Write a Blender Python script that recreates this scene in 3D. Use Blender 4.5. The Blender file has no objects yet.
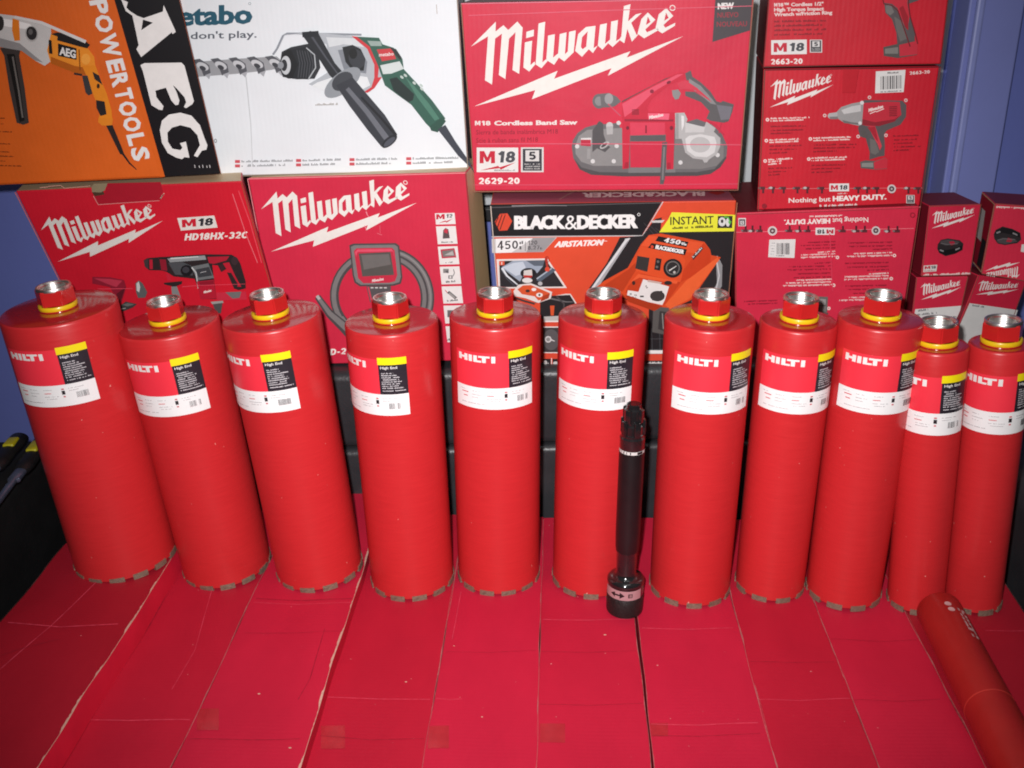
import bpy, bmesh, math, random
from math import sin, cos, tan, radians, degrees, pi, atan2, sqrt, asin
from mathutils import Vector, Matrix, Quaternion
from mathutils.geometry import tessellate_polygon

SC = bpy.context.scene
COL = SC.collection
rnd = random.Random(7)

# ------------------------------------------------------------------ camera survey
F_PX = 1015.0; PITCH = radians(23.1); ROLL = radians(1.27); CAM_H = 0.86
R0 = Vector((1, 0, 0)); FW = Vector((0, cos(PITCH), -sin(PITCH))); U0 = Vector((0, sin(PITCH), cos(PITCH)))
RT = R0 * cos(ROLL) - U0 * sin(ROLL); UP = U0 * cos(ROLL) + R0 * sin(ROLL)
EYE = Vector((0, 0, CAM_H))

def ray(x, y): return FW + RT * ((x - 512) / F_PX) - UP * ((y - 384) / F_PX)
def on_plane(x, y, p, n):
    d = ray(x, y); return EYE + d * ((p - EYE).dot(n) / d.dot(n))
def on_z(x, y, z): return on_plane(x, y, Vector((0, 0, z)), Vector((0, 0, 1)))
def on_y(x, y, Y): return on_plane(x, y, Vector((0, Y, 0)), Vector((0, 1, 0)))

# ------------------------------------------------------------------ materials
def lin(c):
    c = c / 255.0
    return c / 12.92 if c <= 0.04045 else ((c + 0.055) / 1.055) ** 2.4
def hexlin(h, k=1.0):
    h = h.lstrip('#')
    if len(h) == 3: h = ''.join(a * 2 for a in h)
    return tuple(lin(int(h[i:i + 2], 16)) * k for i in (0, 2, 4)) + (1.0,)

MATS = {}
def mat(name, color, rough=0.5, metal=0.0, coat=0.0, coat_rough=0.1, noise=0.0, nscale=20.0, bump=0.0, bscale=60.0,
        ribs=None, spec=0.5, rough_noise=0.0, stretch=(1, 1, 1), specks=None):
    """principled material with procedural tone variation, optional bump noise and corrugation ribs"""
    if name in MATS: return MATS[name]
    m = bpy.data.materials.new(name); m.use_nodes = True
    nt = m.node_tree; N = nt.nodes; L = nt.links
    b = N['Principled BSDF']
    col = hexlin(color) if isinstance(color, str) else tuple(color) + (1.0,)
    b.inputs['Base Color'].default_value = col
    b.inputs['Roughness'].default_value = rough; b.inputs['Metallic'].default_value = metal
    b.inputs['Coat Weight'].default_value = coat; b.inputs['Coat Roughness'].default_value = coat_rough
    b.inputs['Specular IOR Level'].default_value = spec
    if noise or bump or ribs or rough_noise:
        tc = N.new('ShaderNodeTexCoord')
        mp = N.new('ShaderNodeMapping'); mp.inputs['Scale'].default_value = stretch
        L.new(tc.outputs['Object'], mp.inputs['Vector'])
    if noise:
        nz = N.new('ShaderNodeTexNoise'); nz.inputs['Scale'].default_value = nscale; nz.inputs['Detail'].default_value = 6
        nz.inputs['Roughness'].default_value = 0.62
        L.new(mp.outputs[0], nz.inputs['Vector'])
        rp = N.new('ShaderNodeValToRGB')
        rp.color_ramp.elements[0].position = 0.25; rp.color_ramp.elements[1].position = 0.75
        rp.color_ramp.elements[0].color = tuple(max(0, c * (1 - noise)) for c in col[:3]) + (1,)
        rp.color_ramp.elements[1].color = tuple(min(1, c * (1 + noise) + 0.012 * noise) for c in col[:3]) + (1,)
        L.new(nz.outputs['Fac'], rp.inputs['Fac']); L.new(rp.outputs[0], b.inputs['Base Color'])
        if rough_noise:
            mr = N.new('ShaderNodeMapRange')
            mr.inputs['To Min'].default_value = max(0.02, rough - rough_noise); mr.inputs['To Max'].default_value = min(1, rough + rough_noise)
            L.new(nz.outputs['Fac'], mr.inputs['Value']); L.new(mr.outputs[0], b.inputs['Roughness'])
    if specks and noise:
        fac, sc, colr = specks
        ns = N.new('ShaderNodeTexNoise'); ns.inputs['Scale'].default_value = sc; ns.inputs['Detail'].default_value = 2
        L.new(tc.outputs['Object'], ns.inputs['Vector'])
        r2 = N.new('ShaderNodeValToRGB'); r2.color_ramp.elements[0].position = fac; r2.color_ramp.elements[1].position = fac + 0.02
        L.new(ns.outputs['Fac'], r2.inputs['Fac'])
        mx = N.new('ShaderNodeMix'); mx.data_type = 'RGBA'; mx.inputs['B'].default_value = colr
        L.new(r2.outputs[0], mx.inputs['Factor']); L.new(rp.outputs[0], mx.inputs['A']); L.new(mx.outputs['Result'], b.inputs['Base Color'])
    last = None
    if bump:
        nb = N.new('ShaderNodeTexNoise'); nb.inputs['Scale'].default_value = bscale; nb.inputs['Detail'].default_value = 4
        L.new(mp.outputs[0], nb.inputs['Vector'])
        bp = N.new('ShaderNodeBump'); bp.inputs['Strength'].default_value = bump; bp.inputs['Distance'].default_value = 0.002
        L.new(nb.outputs['Fac'], bp.inputs['Height']); last = bp
    if ribs:
        axis, per, st = ribs
        wv = N.new('ShaderNodeTexWave'); wv.bands_direction = axis; wv.inputs['Scale'].default_value = 0.314 / per
        wv.inputs['Distortion'].default_value = 0.6; wv.inputs['Detail'].default_value = 1
        L.new(tc.outputs['Object'], wv.inputs['Vector'])
        bp2 = N.new('ShaderNodeBump'); bp2.inputs['Strength'].default_value = st; bp2.inputs['Distance'].default_value = 0.001
        L.new(wv.outputs['Fac'], bp2.inputs['Height'])
        if last: L.new(last.outputs[0], bp2.inputs['Normal'])
        last = bp2
    if last: L.new(last.outputs[0], b.inputs['Normal'])
    MATS[name] = m
    return m

def ink(color, rough=0.5):
    return mat('ink_' + color.strip('#') , color, rough=rough, noise=0.05, nscale=90, spec=0.3)

# ------------------------------------------------------------------ object helpers
def tag(o, label=None, cat=None, group=None, kind=None):
    if label: o['label'] = label
    if cat: o['category'] = cat
    if group: o['group'] = group
    if kind: o['kind'] = kind
    return o
def thing(name, label, cat, loc, group=None):
    o = bpy.data.objects.new(name, None); COL.objects.link(o)
    o.location = loc; o.empty_display_size = 0.05
    return tag(o, label, cat, group)
def link(name, bm, mats, parent=None, smooth=False, angle=None, weld=False):
    """bmesh -> one mesh object; coordinates are local to the parent"""
    me = bpy.data.meshes.new(name)
    bm.to_mesh(me); bm.free()
    for m in (mats if isinstance(mats, (list, tuple)) else [mats]): me.materials.append(m)
    if smooth:
        for p in me.polygons: p.use_smooth = True
        if angle is not None:
            me.set_sharp_from_angle(angle=angle)
    o = bpy.data.objects.new(name, me); COL.objects.link(o)
    if parent: o.parent = parent
    return o

def lathe(profile, seg=64, cap_bottom=False, cap_top=False, bm=None, mi=0):
    bm = bm or bmesh.new()
    rings = []
    for r, z in profile:
        rings.append([bm.verts.new((r * cos(2 * pi * k / seg), r * sin(2 * pi * k / seg), z)) for k in range(seg)])
    for a, b in zip(rings, rings[1:]):
        for k in range(seg):
            f = bm.faces.new((a[k], a[(k + 1) % seg], b[(k + 1) % seg], b[k])); f.material_index = mi
    if cap_bottom: bm.faces.new(list(reversed(rings[0]))).material_index = mi
    if cap_top: bm.faces.new(rings[-1]).material_index = mi
    return bm

def box_bm(x0, x1, y0, y1, z0, z1, bev=0.0, seg=2, bm=None):
    bm2 = bmesh.new()
    bmesh.ops.create_cube(bm2, size=1)
    for v in bm2.verts:
        v.co = Vector(((x0 + x1) / 2 + v.co.x * (x1 - x0), (y0 + y1) / 2 + v.co.y * (y1 - y0), (z0 + z1) / 2 + v.co.z * (z1 - z0)))
    if bev: bmesh.ops.bevel(bm2, geom=bm2.edges[:], offset=bev, segments=seg, affect='EDGES', profile=0.5)
    return bm2

# ------------------------------------------------------------------ lettering (built-in font turned into faces)
_TXT = {}
def glyphs(s, bold=0.0, space=1.0):
    bold = min(bold, 0.028)
    """triangles of a line of text, scaled to width 1 and cap height 1"""
    key = (s, bold, space)
    if key in _TXT: return _TXT[key]
    def raw(t):
        cu = bpy.data.curves.new('txt', 'FONT'); cu.body = t; cu.size = 1; cu.offset = bold; cu.resolution_u = 2; cu.fill_mode = 'FRONT'
        cu.space_character = space
        ob = bpy.data.objects.new('txt', cu); COL.objects.link(ob)
        dg = bpy.context.evaluated_depsgraph_get(); dg.update()
        me = bpy.data.meshes.new_from_object(ob.evaluated_get(dg))
        vs = [v.co.copy() for v in me.vertices]; fs = [tuple(p.vertices) for p in me.polygons]
        bpy.data.objects.remove(ob); bpy.data.curves.remove(cu); bpy.data.meshes.remove(me)
        return vs, fs
    hv, _ = raw('H')
    y0 = min(v.y for v in hv); ch = max(v.y for v in hv) - y0
    vs, fs = raw(s)
    x0 = min(v.x for v in vs); w = max(v.x for v in vs) - x0
    out = ([((v.x - x0) / w, (v.y - y0) / ch) for v in vs], fs)
    _TXT[key] = out
    return out

def _arc(cx, cy, rx, ry, a0, a1, n=14):
    return [(cx + rx * cos(radians(a0 + (a1 - a0) * k / n)), cy + ry * sin(radians(a0 + (a1 - a0) * k / n))) for k in range(n + 1)]
BOLD = {'0': (.64, [_arc(.32, .5, .2, .39, 0, 360, 20)]), '1': (.42, [[(.04, .70), (.20, .86), (.28, .98)], [(.28, 0), (.28, 1)]]),
 '2': (.62, [_arc(.3, .66, .2, .24, 165, -40) + [(.13, .11), (.56, .11)]]),
 '3': (.62, [_arc(.29, .69, .19, .2, 155, -85), _arc(.29, .31, .21, .2, 85, -155)]),
 '4': (.64, [[(.44, 0), (.44, 1)], [(.42, .93), (.1, .3), (.62, .3)]]),
 '5': (.62, [[(.54, .89), (.17, .89), (.14, .50)] + _arc(.3, .34, .21, .23, 125, -150)]),
 '6': (.64, [_arc(.32, .32, .2, .21, 0, 360, 18), _arc(.46, .36, .34, .53, 80, 185)]),
 '7': (.58, [[(.05, .89), (.50, .89), (.22, 0)]]),
 '8': (.64, [_arc(.32, .70, .17, .19, 0, 360, 18), _arc(.32, .31, .2, .2, 0, 360, 18)]),
 '9': (.64, [_arc(.32, .68, .2, .21, 0, 360, 18), _arc(.18, .64, .34, .53, -100, 5)]),
 '-': (.42, [[(.05, .40), (.37, .40)]]), '.': (.24, [[(.12, 0), (.12, .22)]]), ' ': (.3, []),
 'H': (.72, [[(.12, 0), (.12, 1)], [(.60, 0), (.60, 1)], [(.12, .52), (.60, .52)]]),
 'D': (.70, [[(.12, 0), (.12, 1)], [(.12, .89), (.32, .89)] + _arc(.32, .5, .26, .39, 88, -88) + [(.12, .11)]]),
 'X': (.66, [[(.08, 0), (.58, 1)], [(.08, 1), (.58, 0)]]), 'C': (.68, [_arc(.36, .5, .25, .39, 50, 310, 18)])}

def pts(s):
    if not isinstance(s, str): return [tuple(p) for p in s]
    return [tuple(float(a) for a in t.split(',')) for t in s.split()]

class Art:
    """flat print on a real surface: coloured shapes, each a hair above the last; every part becomes one mesh.
    Shapes were measured on the photograph (view = crop origin + scale) and carried onto the face's plane."""
    STEP = 0.00005
    def __init__(self, root, P, n):
        self.root = root; self.P = P; self.n = n.normalized(); self.k = 1; self.v = (0, 0, 1); self.cur = None; self.parts = {}
    def view(self, x0, y0, s): self.v = (x0, y0, s); return self
    def part(self, name):
        key = name
        while key in self.parts: key += ' '
        self.cur = self.parts[key] = (bmesh.new(), [])
        return self
    def _co(self, p, k):
        x, y = self.v[0] + p[0] * self.v[2], self.v[1] + p[1] * self.v[2]
        return on_plane(x, y, self.P, self.n) + self.n * (0.0004 + k * self.STEP) - self.root.location
    def _mi(self, color):
        ms = self.cur[1]
        m = ink(color) if isinstance(color, str) else color
        if m not in ms: ms.append(m)
        return ms.index(m)
    def _faces(self, color, P2, faces):
        bm = self.cur[0]; mi = self._mi(color); self.k += 1
        vs = [bm.verts.new(self._co(p, self.k)) for p in P2]
        for f in faces:
            try: fc = bm.faces.new([vs[i] for i in f])
            except ValueError: continue
            fc.material_index = mi; fc.normal_update()
            if fc.normal.dot(self.n) < 0: fc.normal_flip()
    def poly(self, color, p, *holes):
        loops = [pts(p)] + [pts(h) for h in holes]
        flat = [q for l in loops for q in l]
        tri = tessellate_polygon([[Vector((x, -y, 0)) for x, y in l] for l in loops])
        self._faces(color, flat, tri); return self
    def polys(self, color, *ps):
        for p in ps: self.poly(color, p); self.k -= 1
        self.k += 1; return self
    def rect(self, color, x0, y0, x1, y1, sk=0.0):
        return self.poly(color, [(x0, y0), (x1, y0 + sk * (x1 - x0)), (x1, y1 + sk * (x1 - x0)), (x0, y1)])
    def ell(self, color, cx, cy, rx, ry=None, rot=0, n=22, hole=0):
        ry = ry or rx; c, s = cos(radians(rot)), sin(radians(rot))
        def ring(f): return [(cx + c * rx * f * cos(2 * pi * k / n) - s * ry * f * sin(2 * pi * k / n), cy + s * rx * f * cos(2 * pi * k / n) + c * ry * f * sin(2 * pi * k / n)) for k in range(n)]
        if hole: return self.poly(color, ring(1), ring(hole))
        return self.poly(color, ring(1))
    def line(self, color, p, w, w1=None):
        p = pts(p); w1 = w if w1 is None else w1; L, Rr = [], []
        for i, (x, y) in enumerate(p):
            a = p[max(0, i - 1)]; b = p[min(len(p) - 1, i + 1)]
            dx, dy = b[0] - a[0], b[1] - a[1]; d = math.hypot(dx, dy) or 1
            t = i / max(1, len(p) - 1); ww = (w + (w1 - w) * t) / 2
            L.append((x - dy / d * ww, y + dx / d * ww)); Rr.append((x + dy / d * ww, y - dx / d * ww))
        flat = L + Rr; n = len(p)
        self._faces(color, flat, [(i, i + 1, n + i + 1, n + i) for i in range(n - 1)]); return self
    def text(self, color, s, p0, p1, up, bold=0.0, slant=0.0, space=1.0):
        """s from p0 to p1 along the baseline; up = vector of one cap height"""
        dx, dy = p1[0] - p0[0], p1[1] - p0[1]
        if all(c in BOLD for c in s) and s != 'C':
            W = sum(BOLD[c][0] for c in s) + 0.06 * (len(s) - 1); x = 0.0; ch = math.hypot(up[0], up[1])
            sw = (0.22 if bold >= 0.02 else 0.15); L0 = math.hypot(dx, dy)
            for c in s:
                w_, st = BOLD[c]
                for pl in st:
                    # offset in glyph space so that stretching the word stretches its strokes alike
                    Lf, Rg = [], []
                    for i, (gx, gy) in enumerate(pl):
                        a_, b_ = pl[max(0, i - 1)], pl[min(len(pl) - 1, i + 1)]
                        if len(pl) > 3 and pl[0] == pl[-1] or (len(pl) > 3 and abs(pl[0][0] - pl[-1][0]) + abs(pl[0][1] - pl[-1][1]) < 1e-6):
                            if i in (0, len(pl) - 1): a_, b_ = pl[-2], pl[1]
                        ex, ey = b_[0] - a_[0], b_[1] - a_[1]; d = math.hypot(ex, ey) or 1
                        Lf.append((gx - ey / d * sw / 2, gy + ex / d * sw / 2)); Rg.append((gx + ey / d * sw / 2, gy - ex / d * sw / 2))
                    flat = []
                    for gx, gy in Lf + Rg:
                        u = (x + gx) / W; flat.append((p0[0] + dx * u + (up[0] + slant * dx / 10) * gy, p0[1] + dy * u + up[1] * gy))
                    n = len(pl); self._faces(color, flat, [(i, i + 1, n + i + 1, n + i) for i in range(n - 1)]); self.k -= 0.8
                x += w_ + 0.06
            self.k += 1
            return self
        if s == 'M':
            for q in (((0, 0), (.26, 0), (.26, .55), (.42, .12), (.58, .12), (.74, .55), (.74, 0), (1, 0), (1, 1), (.70, 1), (.5, .48), (.30, 1), (0, 1)),):
                self.poly(color, [(p0[0] + dx * u + up[0] * v, p0[1] + dy * u + up[1] * v) for u, v in q])
            return self
        g, fs = glyphs(s, bold, space)
        ch = math.hypot(up[0], up[1]); d = max(0.0, bold - 0.02) * 1.7 * ch
        offs = [(0, 0)] if d <= 0 else [(-d, -d * .3), (d, -d * .3), (-d, d * .3), (d, d * .3)]
        for ox, oy in offs:
            P2 = [(ox + p0[0] + dx * u + (up[0] + slant * dx / 10) * v, oy + p0[1] + dy * u + (up[1]) * v) for u, v in g]
            self._faces(color, P2, fs); self.k -= 0.9
        self.k += 0.9; return self
    def scrawl(self, color, p0, p1, h, fill=0.72, seed=0):
        """a line of print too small to read in the photograph: a row of letter-sized ticks"""
        r = random.Random(seed + int(p0[0] * 13 + p0[1] * 7))
        dx, dy = p1[0] - p0[0], p1[1] - p0[1]; L = math.hypot(dx, dy); ux, uy = dx / L, dy / L
        P2, F = [], []; t = 0.0
        while t < L:
            w = h * r.uniform(0.3, 0.75)
            if r.random() < 0.14: t += h * 0.6; continue
            hh = h * (r.uniform(0.75, 1.0) if r.random() < 0.6 else r.uniform(0.45, 0.65))
            e = min(L, t + w * fill); b = len(P2)
            for (q, v) in ((t, 0), (e, 0), (e, hh), (t, hh)):
                P2.append((p0[0] + ux * q + uy * v, p0[1] + uy * q - ux * v))
            F.append((b, b + 1, b + 2, b + 3)); t += w
        if F: self._faces(color, P2, F)
        return self
    def barcode(self, color, x0, y0, x1, y1, sk=0.0, seed=1):
        r = random.Random(seed); x = x0; P2, F = [], []; u = (x1 - x0) / 42.0
        while x < x1:
            w = u * r.choice((0.8, 0.8, 1.6, 2.2)); b = len(P2); e = min(x1, x + w)
            P2 += [(x, y0 + sk * (x - x0)), (e, y0 + sk * (e - x0)), (e, y1 + sk * (e - x0)), (x, y1 + sk * (x - x0))]
            F.append((b, b + 1, b + 2, b + 3)); x += w + u * r.choice((0.8, 1.2, 2.0))
        self._faces(color, P2, F); return self
    def build(self):
        for key, (bm, ms) in self.parts.items():
            if bm.faces: link(key.strip(), bm, ms, self.root)
            else: bm.free()

# brush-script tool logo, traced once
LOGO_A = dict(
 M="105,308 270,143 268,208 320,166 352,198 412,142 447,182 424,488 380,462 400,212 357,255 333,522 290,495 310,222 265,255 245,558 198,530 218,240",
 i1="472,210 522,195 520,238 470,252",
 i2="462,280 510,268 498,430 527,405 530,425 490,472 452,445",
 l="552,155 596,143 577,412 607,386 612,402 571,450 533,425",
 w="615,235 660,225 648,380 682,352 692,225 737,213 726,358 745,340 754,210 798,200 784,345 722,405 686,380 655,428 603,395",
 bolt="125,703 678,467 655,520 1159,338 1134,380 1509,238 1009,500 1034,450 508,655 530,595")
LOGO_B = dict(
 a=("120,225 172,178 235,170 222,318 250,300 218,350 190,325 145,375 100,335", "146,245 183,206 173,308 150,325 138,310"),
 u=("265,163 310,153 297,290 330,262 338,142 383,132 370,272 393,256 392,268 348,310 318,285 280,328 250,300",),
 k=("422,40 466,27 450,140 500,95 540,85 470,150 505,230 520,225 475,275 445,190 425,285 390,262 405,240",),
 e1=("538,125 580,82 630,130 563,195 575,213 650,180 648,200 556,253 512,222", "580,108 598,145 568,165"),
 e2=("652,95 702,52 748,105 683,165 695,183 762,150 758,170 675,220 630,190", "700,82 718,118 688,138"))
def logo(art, color, m, br, bl, name='logo_lettering'):
    """m: left tip of the M, br / bl: right and left tips of the bolt, in the current view"""
    S0 = Vector((105, 308)); S1 = Vector((1509, 238)); S2 = Vector((125, 703))
    A = Matrix(((S1.x - S0.x, S2.x - S0.x), (S1.y - S0.y, S2.y - S0.y))).inverted()
    m, br, bl = Vector(m), Vector(br), Vector(bl)
    def T(p):
        q = A @ (Vector(p) - S0); r = m + (br - m) * q.x + (bl - m) * q.y; return (r.x, r.y)
    art.part(name)
    for s in LOGO_A.values(): art.poly(color, [T(p) for p in pts(s)]); art.k -= 1
    for t in LOGO_B.values():
        art.poly(color, *[[T((x + 693.7, y)) for x, y in pts(s)] for s in t]); art.k -= 1
    c = [T((743 + 693.7 + 20 * cos(a * pi / 6), 52 + 20 * sin(a * pi / 6))) for a in range(12)]
    d = [T((743 + 693.7 + 14 * cos(a * pi / 6), 52 + 14 * sin(a * pi / 6))) for a in range(12)]
    art.poly(color, c, d)
    return art

# ------------------------------------------------------------------ base materials
def carton(name, color, rough=0.5, **k):
    return mat(name, color, rough=rough, noise=k.pop('noise', 0.10), nscale=k.pop('nscale', 9), bump=0.35, bscale=22, ribs=k.pop('ribs', ('X', 0.007, 0.05)), spec=k.pop('spec', 0.35))
M_RED1 = carton('red_carton_print', '#c81e3a')
M_RED2 = carton('bright_red_carton_print', '#c8142a')
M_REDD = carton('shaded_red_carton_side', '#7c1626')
M_PINK = carton('flash_washed_red_carton_print', '#d02744')  # paler red with the wash and haze of the flash put into it
M_KRAFT = carton('kraft_board', '#d8c09a')
M_WHITE = carton('white_carton_print', '#e4e6ea', noise=0.03)
M_ORANGE = carton('orange_carton_print', '#d8601a')
M_BLACK = mat('black_print', '#0e0c10', rough=0.4, noise=0.2)
M_MAROON = carton('maroon_carton_top', '#a4566a')
M_GREY = carton('dark_carton_side', '#2a2428')
WHITE = '#e6e2e0'

# ------------------------------------------------------------------ the setting
def struct(name, bm, m, label=None, cat=None):
    o = link(name, bm, m); o['kind'] = 'structure'; return o
M_WALL = mat('blue_painted_wall', '#6a75be', rough=0.7, noise=0.06, nscale=3, bump=0.15, bscale=90)
wl = box_bm(-2.2, 2.2, 1.9, 2.0, -0.6, 1.6)
struct('wall', wl, M_WALL)
M_FLOOR = mat('dark_floor', '#3a3634', rough=0.6, noise=0.2, nscale=6)
struct('floor', box_bm(-2.2, 2.2, -0.6, 1.9, -0.65, -0.6), M_FLOOR)

# pale board and black rail seen in the gaps between the cartons
o = thing('white_panel', 'pale white wall board with a black lower rail, seen in the narrow gaps between cartons', 'wall panel', (0, 1.88, 0.41))
link('board', box_bm(-0.50, 0.785, 0.004, 0.018, 0.012, 0.9, 0.002), mat('white_board', '#c9ccd0', rough=0.5, noise=0.08, nscale=4), o)
link('rail', box_bm(-0.50, 0.80, -0.012, 0.016, -0.016, 0.010, 0.003), mat('black_rail', '#15151a', rough=0.35, noise=0.2), o)
# pale blue pilaster at the right
o = thing('wall_post', 'pale blue painted corner post with a raised moulding against the blue wall at right', 'post', (0.85, 1.84, -0.6))
M_POST = mat('pale_blue_paint', '#7f87c8', rough=0.55, noise=0.05, nscale=5)
link('post_shaft', box_bm(-0.055, 0.04, 0.0, 0.058, 0.0, 2.1, 0.003), M_POST, o)
link('moulding', box_bm(-0.046, -0.032, -0.012, -0.0004, 0.0, 2.1, 0.004), mat('pale_blue_trim', '#8c94d0', rough=0.45, noise=0.05), o)

# ------------------------------------------------------------------ sofa
M_LEATHER = mat('black_leather', (0.030, 0.030, 0.034), rough=0.36, noise=0.25, nscale=14, bump=0.25, bscale=260, spec=0.5)
M_ARM = mat('dull_black_leather', (0.010, 0.010, 0.011), rough=0.6, noise=0.25, nscale=14, bump=0.3, bscale=220, spec=0.25)
sofa = thing('sofa', 'black leather sofa carrying the red cartons, its backrest stitched across', 'sofa', (0, 1.3, -0.6))
def soft(name, x0, x1, y0, y1, z0, z1, bev):
    bm = box_bm(x0, x1, y0 - 1.3, y1 - 1.3, z0 + .6, z1 + .6, bev, 5)
    return link(name, bm, M_LEATHER, sofa, smooth=True)
soft('seat', -0.90, 0.92, 0.30, 1.50, -0.46, -0.135, 0.03)
soft('backrest', -0.745, 0.86, 1.513, 1.86, 0.1035, 0.240, 0.016)
soft('backrest', -0.745, 0.86, 1.512, 1.855, -0.16, 0.101, 0.012)
soft('armrest', -0.875, -0.752, 0.55, 1.50, -0.46, 0.150, 0.035).data.materials[0] = M_ARM
soft('armrest', 0.745, 0.90, 0.55, 1.62, -0.46, 0.120, 0.035)
soft('plinth', -0.88, 0.90, 0.42, 1.84, -0.60, -0.462, 0.004)

# ------------------------------------------------------------------ long red cartons the core bits stand on
VDIR = Vector((0.0522, 0.99864, 0)).normalized(); VLAT = Vector((VDIR.y, -VDIR.x, 0))
M_TBL = []
for i, c in enumerate(('#a41528', '#b81832', '#c01b39', '#c21c3b')):  # first tone, for the end cartons, is darkened to paint weaker flash
    M_TBL.append(mat('red_corrugated_board_%s' % 'abcd'[i], c, rough=0.55, noise=0.20, nscale=3.5, specks=(0.775, 130, (0.75, 0.30, 0.30, 1)), bump=0.5, bscale=13, ribs=('Y', 0.006, 0.045), spec=0.3, stretch=(1, 0.5, 1)))
M_SHOULDER = mat('lit_tone_carton_flank', '#d01c3a', rough=0.5, noise=0.1, nscale=20)  # flank coloured brighter to paint in the flash falling on it
M_SCUFF = mat('scuffed_paper_edge', '#cca090', rough=0.8, noise=0.2, nscale=200)
M_SCUFF2 = mat('scuffed_pink_edge', '#b06464', rough=0.8, noise=0.3, nscale=120)
M_CREASE = mat('pale_fold_crease', '#d04058', rough=0.6, noise=0.25, nscale=60)
M_CREASE2 = mat('dark_fold_crease', '#8a1026', rough=0.6, noise=0.25, nscale=60)
M_TAPE = mat('brown_parcel_tape', '#ae2a34', rough=0.18, noise=0.15, nscale=60)
def lat_at(px, y=650, z=0.0):
    p = on_z(px, y, z); return p.dot(VLAT)
def dist_at(px, y, z=0.0): return on_z(px, y, z).dot(VDIR)
# left edge px, right edge px (both at row 650), top height, rear end distance, mat, label
TB = [(-23, 113, 0.034, 1.312, 0, 'raised red carton with painted shade at the far left end, under the widest core bit'),
      (121, 226.8, 0.000, 1.47, 1, 'red carton second from left, lower than the raised one, a long crease down it'),
      (227.5, 337, 0.020, 1.505, 2, 'red carton third from left with a double crease across it, raised above its right neighbour'),
      (339, 442.1, 0.000, 1.462, 1, 'red carton fourth from left, beside the dark step, with brown tape near its left edge'),
      (442.6, 539.2, 0.001, 1.455, 3, 'red carton fifth from left, between the fourth and the one left of the gap'),
      (539.8, 638, -0.001, 1.453, 2, 'red carton sixth from left, left of the dark gap below the black adapter'),
      (641.5, 745, 0.000, 1.452, 3, 'red carton seventh from left, right of the dark gap below the black adapter'),
      (745.5, 833, 0.001, 1.45, 1, 'plain red carton third from right, with a torn brown spot on its left edge'),
      (833.5, 925, -0.001, 1.45, 2, 'plain red carton second from right, left of the lying tube'),
      (925.5, 1051, 0.000, 1.45, 0, 'red carton at the far right end with the thin tube lying on it')]
ZB = -0.135
TBL_TOP = []
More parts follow.
